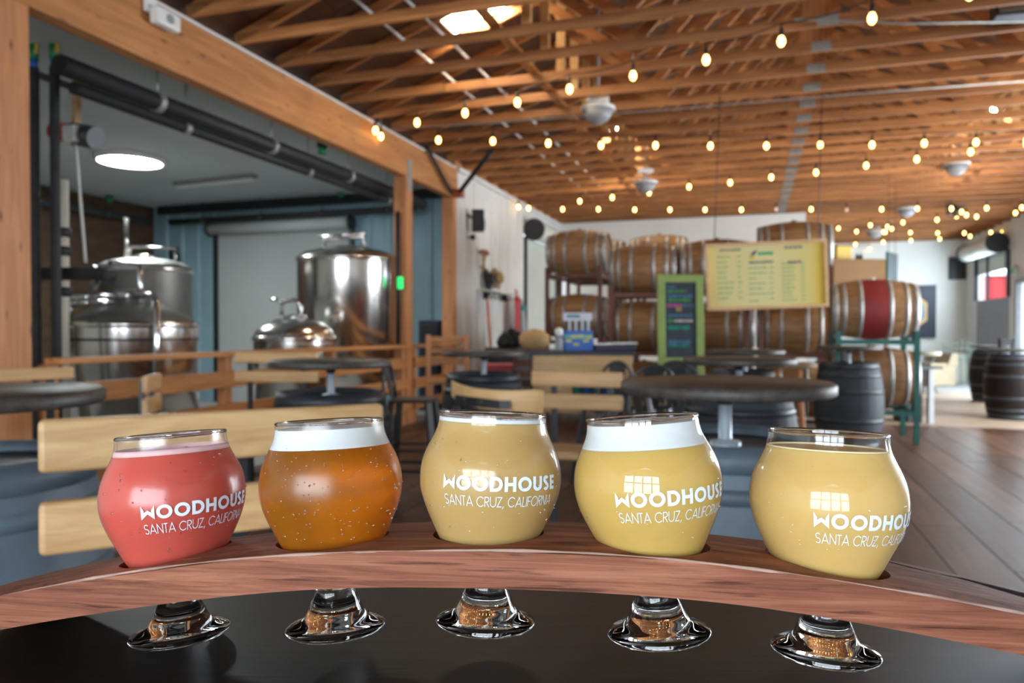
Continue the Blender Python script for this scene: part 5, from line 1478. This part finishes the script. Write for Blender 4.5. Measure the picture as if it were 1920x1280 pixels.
def ribbon(pts, h, closed):
    L, Rr = [], []
    n = len(pts)
    for i, p in enumerate(pts):
        if closed: a, b = pts[(i - 1) % (n - 1)], pts[(i + 1) % (n - 1)]
        else: a, b = pts[max(i - 1, 0)], pts[min(i + 1, n - 1)]
        def nrm(u, v):
            dx, dy = v[0] - u[0], v[1] - u[1]; q = math.hypot(dx, dy) or 1; return (-dy / q, dx / q)
        n1 = nrm(a, p) if a != p else nrm(p, b)
        n2 = nrm(p, b) if b != p else n1
        mx, my = n1[0] + n2[0], n1[1] + n2[1]; q = math.hypot(mx, my) or 1; mx, my = mx / q, my / q
        k = h / max(0.45, mx * n1[0] + my * n1[1])
        L.append((p[0] + mx * k, p[1] + my * k)); Rr.append((p[0] - mx * k, p[1] - my * k))
    return L, Rr
def densify(pts, step=0.12):
    out = [pts[0]]
    for a, b in zip(pts, pts[1:]):
        q = math.hypot(b[0] - a[0], b[1] - a[1]); m = max(1, int(q / step))
        for k in range(1, m + 1): out.append((a[0] + (b[0] - a[0]) * k / m, a[1] + (b[1] - a[1]) * k / m))
    return out
def text_mesh(text, h, gap, th0, arc_len, z0, cap, name, mat):
    """print wrapped round the bowl: starts at angle th0 (towards the lens = 0), fills ARC_LEN metres"""
    x, items = 0.0, []
    for c in text:
        w_, st, fi = glyph(c, h)
        items.append((x, st, fi)); x += w_ + (gap if c != ' ' else 0)
    tot = x - gap
    ks = arc_len / tot
    mb = MB()
    def put(p, x0):
        th = th0 + (x0 + p[0]) * ks / 0.0376
        z = z0 + p[1] * cap
        r = bowl_r(z) + 0.00022
        return (r * math.sin(th), -r * math.cos(th), z)
    for x0, st, fi in items:
        for s in st:
            closed = math.hypot(s[0][0] - s[-1][0], s[0][1] - s[-1][1]) < 1e-4
            s = s if closed else densify(s)
            L, Q = ribbon(s, h, closed)
            n = len(s)
            mb.add([put(p, x0) for p in L] + [put(p, x0) for p in Q], [(i, i + 1, n + i + 1, n + i) for i in range(n - 1)])
        for f in fi:
            # split the quad so that it follows the bowl
            m = 5; a, b, c, d = f; vs = []
            for i in range(m + 1):
                for j in range(m + 1):
                    u, v = i / m, j / m
                    vs.append(put(((1 - u) * ((1 - v) * a[0] + v * b[0]) + u * ((1 - v) * d[0] + v * c[0]), (1 - u) * ((1 - v) * a[1] + v * b[1]) + u * ((1 - v) * d[1] + v * c[1])), x0))
            mb.add(vs, [(i * (m + 1) + j, i * (m + 1) + j + 1, (i + 1) * (m + 1) + j + 1, (i + 1) * (m + 1) + j) for i in range(m) for j in range(m)])
    return mb

# --- materials of glass and beer
def thin_glass(name, rough, tint=0.985):
    m = bpy.data.materials.new(name); m.use_nodes = True
    nt = m.node_tree; nt.nodes.clear()
    out = nt.nodes.new('ShaderNodeOutputMaterial'); mx = nt.nodes.new('ShaderNodeMixShader')
    tr = nt.nodes.new('ShaderNodeBsdfTransparent'); gs = nt.nodes.new('ShaderNodeBsdfGlossy'); lw = nt.nodes.new('ShaderNodeLayerWeight')
    lw.inputs['Blend'].default_value = 0.5
    tr.inputs['Color'].default_value = (tint, tint, tint, 1); gs.inputs['Roughness'].default_value = rough
    pw = nt.nodes.new('ShaderNodeMath'); pw.operation = 'POWER'; pw.inputs[1].default_value = 4.5
    ma = nt.nodes.new('ShaderNodeMath'); ma.operation = 'MULTIPLY_ADD'; ma.inputs[1].default_value = 0.45; ma.inputs[2].default_value = 0.045
    nt.links.new(lw.outputs['Facing'], pw.inputs[0]); nt.links.new(pw.outputs[0], ma.inputs[0])
    nt.links.new(ma.outputs[0], mx.inputs['Fac']); nt.links.new(tr.outputs[0], mx.inputs[1]); nt.links.new(gs.outputs[0], mx.inputs[2])
    nt.links.new(mx.outputs[0], out.inputs['Surface'])
    return m
def clear_glass(name):
    m, nt, p = nodes_of(name)
    p.inputs['Transmission Weight'].default_value = 1.0; p.inputs['Roughness'].default_value = 0.0; p.inputs['IOR'].default_value = 1.5
    p.inputs['Base Color'].default_value = (0.97, 0.98, 0.98, 1)
    return m
def beer(name, c, sss=0.5, rough=0.35):
    m, nt, p = nodes_of(name)
    v = coords(nt, (1, 1, 1), False)
    n = noise(nt, v, 30, 3)
    nt.links.new(ramp(nt, n, [(0.3, mix(c, 0.97)), (0.7, mix(c, 1.03))]), p.inputs['Base Color'])
    p.inputs['Subsurface Weight'].default_value = sss
    p.inputs['Subsurface Radius'].default_value = (1.0, 0.55, 0.2); p.inputs['Subsurface Scale'].default_value = 0.012
    p.inputs['Roughness'].default_value = rough; p.inputs['Specular IOR Level'].default_value = 0.2
    return m
def amber():
    m, nt, p = nodes_of('amber_beer')
    p.inputs['Base Color'].default_value = (0.78, 0.29, 0.018, 1)
    p.inputs['Transmission Weight'].default_value = 0.78; p.inputs['Roughness'].default_value = 0.28; p.inputs['IOR'].default_value = 1.2
    return m
foam_m, fnt, fp = nodes_of('beer_foam')
fp.inputs['Base Color'].default_value = (0.66, 0.70, 0.71, 1); fp.inputs['Roughness'].default_value = 0.8
bump(fnt, fp, noise(fnt, coords(fnt, (1, 1, 1), False), 900, 3), 0.25, 0.0004)
pink_foam, pnt, pfp = nodes_of('pink_foam'); pfp.inputs['Base Color'].default_value = (0.74, 0.47, 0.48, 1); pfp.inputs['Roughness'].default_value = 0.7
gold_foam, gnt, gfp = nodes_of('gold_foam'); gfp.inputs['Base Color'].default_value = (0.82, 0.70, 0.42, 1); gfp.inputs['Roughness'].default_value = 0.6
print_m = paint('white_print', (0.70, 0.82, 0.92), 0.5, 0, 0.02)
base_glass = clear_glass('clear_glass')
drop_m = clear_glass('water_drop')

GLASSES = [
    # px, py of the widest part, depth, lean, text start, liquid, level, foam top, foam mat, rim foam, mist roughness, label
    (327, 926, 0.410, 4.0, -24.5, beer('red_beer', (0.56, 0.095, 0.07), 0.4), 0.1000, None, pink_foam, 0.22, 'round tasting glass of red sour beer with white lettering'),
    (622, 905, 0.397, 2.5, None, amber(), 0.0965, 0.1062, foam_m, 0.30, 'round tasting glass of clear amber beer with thick white foam'),
    (920, 892, 0.3925, -2.0, -38.0, beer('hazy_beer_muted', (0.49, 0.325, 0.12), 0.4), 0.1055, None, foam_m, 0.12, 'round tasting glass of hazy gold beer in the middle hole of the stave'),
    (1213, 903, 0.378, 4.0, -23.0, beer('hazy_beer_yellow', (0.58, 0.39, 0.11), 0.4), 0.0955, 0.1070, foam_m, 0.03, 'round tasting glass of hazy yellow beer with thick white foam'),
    (1550, 933, 0.373, -2.0, -8.5, beer('hazy_beer_pale', (0.62, 0.42, 0.145), 0.4), 0.1015, None, gold_foam, 0.08, 'round tasting glass of foamless hazy pale gold beer, cut lettering'),
]
foot_me = MB().lathe([(0, 0.0012)] + [(0.0245, 0.0)] + FOOT[1:] + [(0, 0.0262)], 64).mesh('foot_and_stem', base_glass)
rim_pts = [(0.02850 + 0.0008 * math.cos(2 * math.pi * k / 12) - 0.0006, 0.1092 + 0.0009 * math.sin(2 * math.pi * k / 12)) for k in range(13)]
rim_me = MB().lathe(rim_pts, 72).mesh('rim', base_glass)
holes = []
random.seed(21)
for (px, py, d, lean, th0, liq, level, ftop, fmat, mist, label) in GLASSES:
    c = at(px, py, d)
    face = math.atan2(CAM.x - c.x, -(CAM.y - c.y))
    Mr = Matrix.Rotation(R(-lean), 4, FH) @ Matrix.Rotation(R(-4.0), 4, RT) @ Matrix.Rotation(face, 4, 'Z')
    org = c - (Mr @ Vector((0, 0, 0.0765)))
    t = thing('tasting_glass', label, 'glass', org, 0, 'five tasting glasses in the stave')
    t.rotation_euler = Mr.to_euler()
    holes.append((org, Mr))
    o = bpy.data.objects.new('foot_and_stem', foot_me); col.objects.link(o); o.parent = t
    top_z = ftop or level
    inner = [(max(0.0, r - WT), z) for r, z in BOWL if z > top_z - 0.0004]
    prof = BOWL + list(reversed(inner)) + [(bowl_r(top_z) - WT, top_z - 0.0006)]
    fill = [(r - 0.0003, z) for r, z in BOWL]
    gm = thin_glass('bowl_glass', mist)
    MB().lathe([(0, 0.0262)] + prof, 96).build('bowl', gm, t)
    o = bpy.data.objects.new('rim', rim_me); col.objects.link(o); o.parent = t
    lp = [(0, 0.0312)] + [(r, z) for r, z in fill if 0.0315 < z < level] + [(bowl_r(level) - 0.0003, level), (bowl_r(level) - WT - 0.0012, level - 0.0003), (0, level - 0.0004)]
    lq = MB().lathe(lp, 96).build('beer', liq, t)
    if ftop:
        fpz = [(0, level), (bowl_r(level) - 0.0003, level)] + [(r, z) for r, z in fill if level + 0.0005 < z < ftop] + [(bowl_r(ftop) - 0.0003, ftop), (bowl_r(ftop) - WT - 0.001, ftop + 0.0001), (0.018, ftop + 0.0012), (0, ftop + 0.0016)]
        MB().lathe(fpz, 96).build('foam', foam_m, t)
    else:
        rr = bowl_r(level) - 0.0002
        hh = {0.1000: 0.0028, 0.1055: 0.0021, 0.1015: 0.0007}[level]
        ww = {0.1000: 0.0045, 0.1055: 0.0085, 0.1015: 0.0026}[level]
        MB().lathe([(rr - ww, level - 0.0002), (rr - 0.0001, level - 0.0002), (bowl_r(level + hh) - 0.0003, level + hh), (bowl_r(level + hh) - WT - 0.0004, level + hh), (rr - ww * 0.4, level + hh * 0.5), (rr - ww, level - 0.0002)], 96).build('foam_ring', fmat, t)
        if level > 0.0995 and level != 0.1015:
            mb = MB()
            for k in range(26 if level > 0.102 else 9):
                a, q = random.uniform(-2.6, 2.6), random.uniform(0.0, 0.017)
                mb.ball((q * math.sin(a), -q * math.cos(a) + 0.004, level + 0.0003), random.uniform(0.0007, 0.0022), None, 10, 6, 0.6)
            mb.build('foam_bubble', fmat, t, kind='stuff')
    if th0 is not None:
        tz0 = {327: 0.0688, 920: 0.0737, 1213: 0.0700, 1550: 0.0673}[px]
        text_mesh('WOODHOUSE', 0.112, 0.12, R(th0), 0.0628, tz0, 0.0071, 'l', print_m).build('printed_name', print_m, t)
        text_mesh('SANTA CRUZ, CALIFORNIA', 0.044, 0.085, R(th0 + 0.8), 0.0610, tz0 - 0.0076, 0.0051, 'l', print_m).build('printed_town', print_m, t)
    # condensation beads
    nb = {0.22: 70, 0.30: 150, 0.12: 60, 0.03: 14, 0.08: 24}[mist]
    mb = MB()
    for k in range(nb):
        a = random.gauss(0.1, 0.75); z = random.uniform(0.05, 0.098); rr = bowl_r(z) + 0.0001
        mb.ball((rr * math.sin(a), -rr * math.cos(a), z), random.uniform(0.00025, 0.0006), None, 6, 4)
    mb.build('condensation', drop_m, t, kind='stuff')

# cut the holes
bpy.context.view_layer.update()
cutters = []
tmp.matrix_world = Matrix.Translation(stv.location) @ Matrix.Rotation(stv.rotation_euler.z, 4, 'Z')
Sinv = (Matrix.Translation(stv.location) @ Matrix.Rotation(stv.rotation_euler.z, 4, 'Z')).inverted()
for (org, Mr), g in zip(holes, GLASSES):
    T = Matrix.Translation(org) @ Mr
    # height on the glass axis at which the stave's top meets it
    best = min(((abs((lambda P: (P.z - CAM.z) - stave_top((Sinv @ P).x, (Sinv @ P).y))(T @ Vector((0, 0, 0.03 + 0.0005 * k)))), 0.03 + 0.0005 * k) for k in range(60)))[1]
    rh = bowl_r(best) + (0.0022 if g[0] in (327, 1550) else 0.0015)
    print('hole', g[0], round(best, 4), round(rh, 4))
    cm = MB().tube([(0, 0, -0.02), (0, 0, 0.09)], rh, 48, True, False)
    me = cm.mesh('cut', None); co = bpy.data.objects.new('cut', me); col.objects.link(co); co.matrix_world = T
    cutters.append(co)
    bo = tmp.modifiers.new('hole', 'BOOLEAN'); bo.operation = 'DIFFERENCE'; bo.object = co; bo.solver = 'EXACT'
bpy.context.view_layer.update()
dg = bpy.context.evaluated_depsgraph_get()
me = bpy.data.meshes.new_from_object(tmp.evaluated_get(dg))
me.name = 'body'
bpy.data.objects.remove(tmp)
for co in cutters: bpy.data.objects.remove(co)
ob = bpy.data.objects.new('body', me); col.objects.link(ob); ob.parent = stv
if not me.materials: me.materials.append(MT['stave'])
# the pale worn arrises along the front edges
worn = wood('worn_edge_wood', (0.16, 0.07, 0.05), (0.50, 0.34, 0.27), 0, 10, 14.0, 0.6, 0.1)
random.seed(8)
pts, rs = [], []
for i in range(161):
    u = U0 + 0.002 + (U1 - U0 - 0.004) * i / 160
    s = -SW * 0.985
    pts.append(st_local(u, s, stave_top(u, -SW) - 0.0018 + 0.0004 * math.sin(u * 31)))
    rs.append(0.00062 + 0.00022 * math.sin(u * 61 + 1.3) + 0.00016 * math.sin(u * 173) + 0.0001 * random.random())
MB().tube(pts, rs, 6).build('worn_edge', worn, stv)
# the dark crack near one end of the stave
pts = []
for k in range(9):
    u = 0.185 + 0.012 * k; s = 0.030 - 0.0045 * k + 0.003 * math.sin(k * 1.9)
    pts.append(st_local(u, s, stave_top(u, s) - 0.0009))
MB().tube(pts, [0.0004, 0.0010, 0.0014, 0.0012, 0.0018, 0.0024, 0.0030, 0.0034, 0.0030], 6).build('crack', MT['gap'], stv)
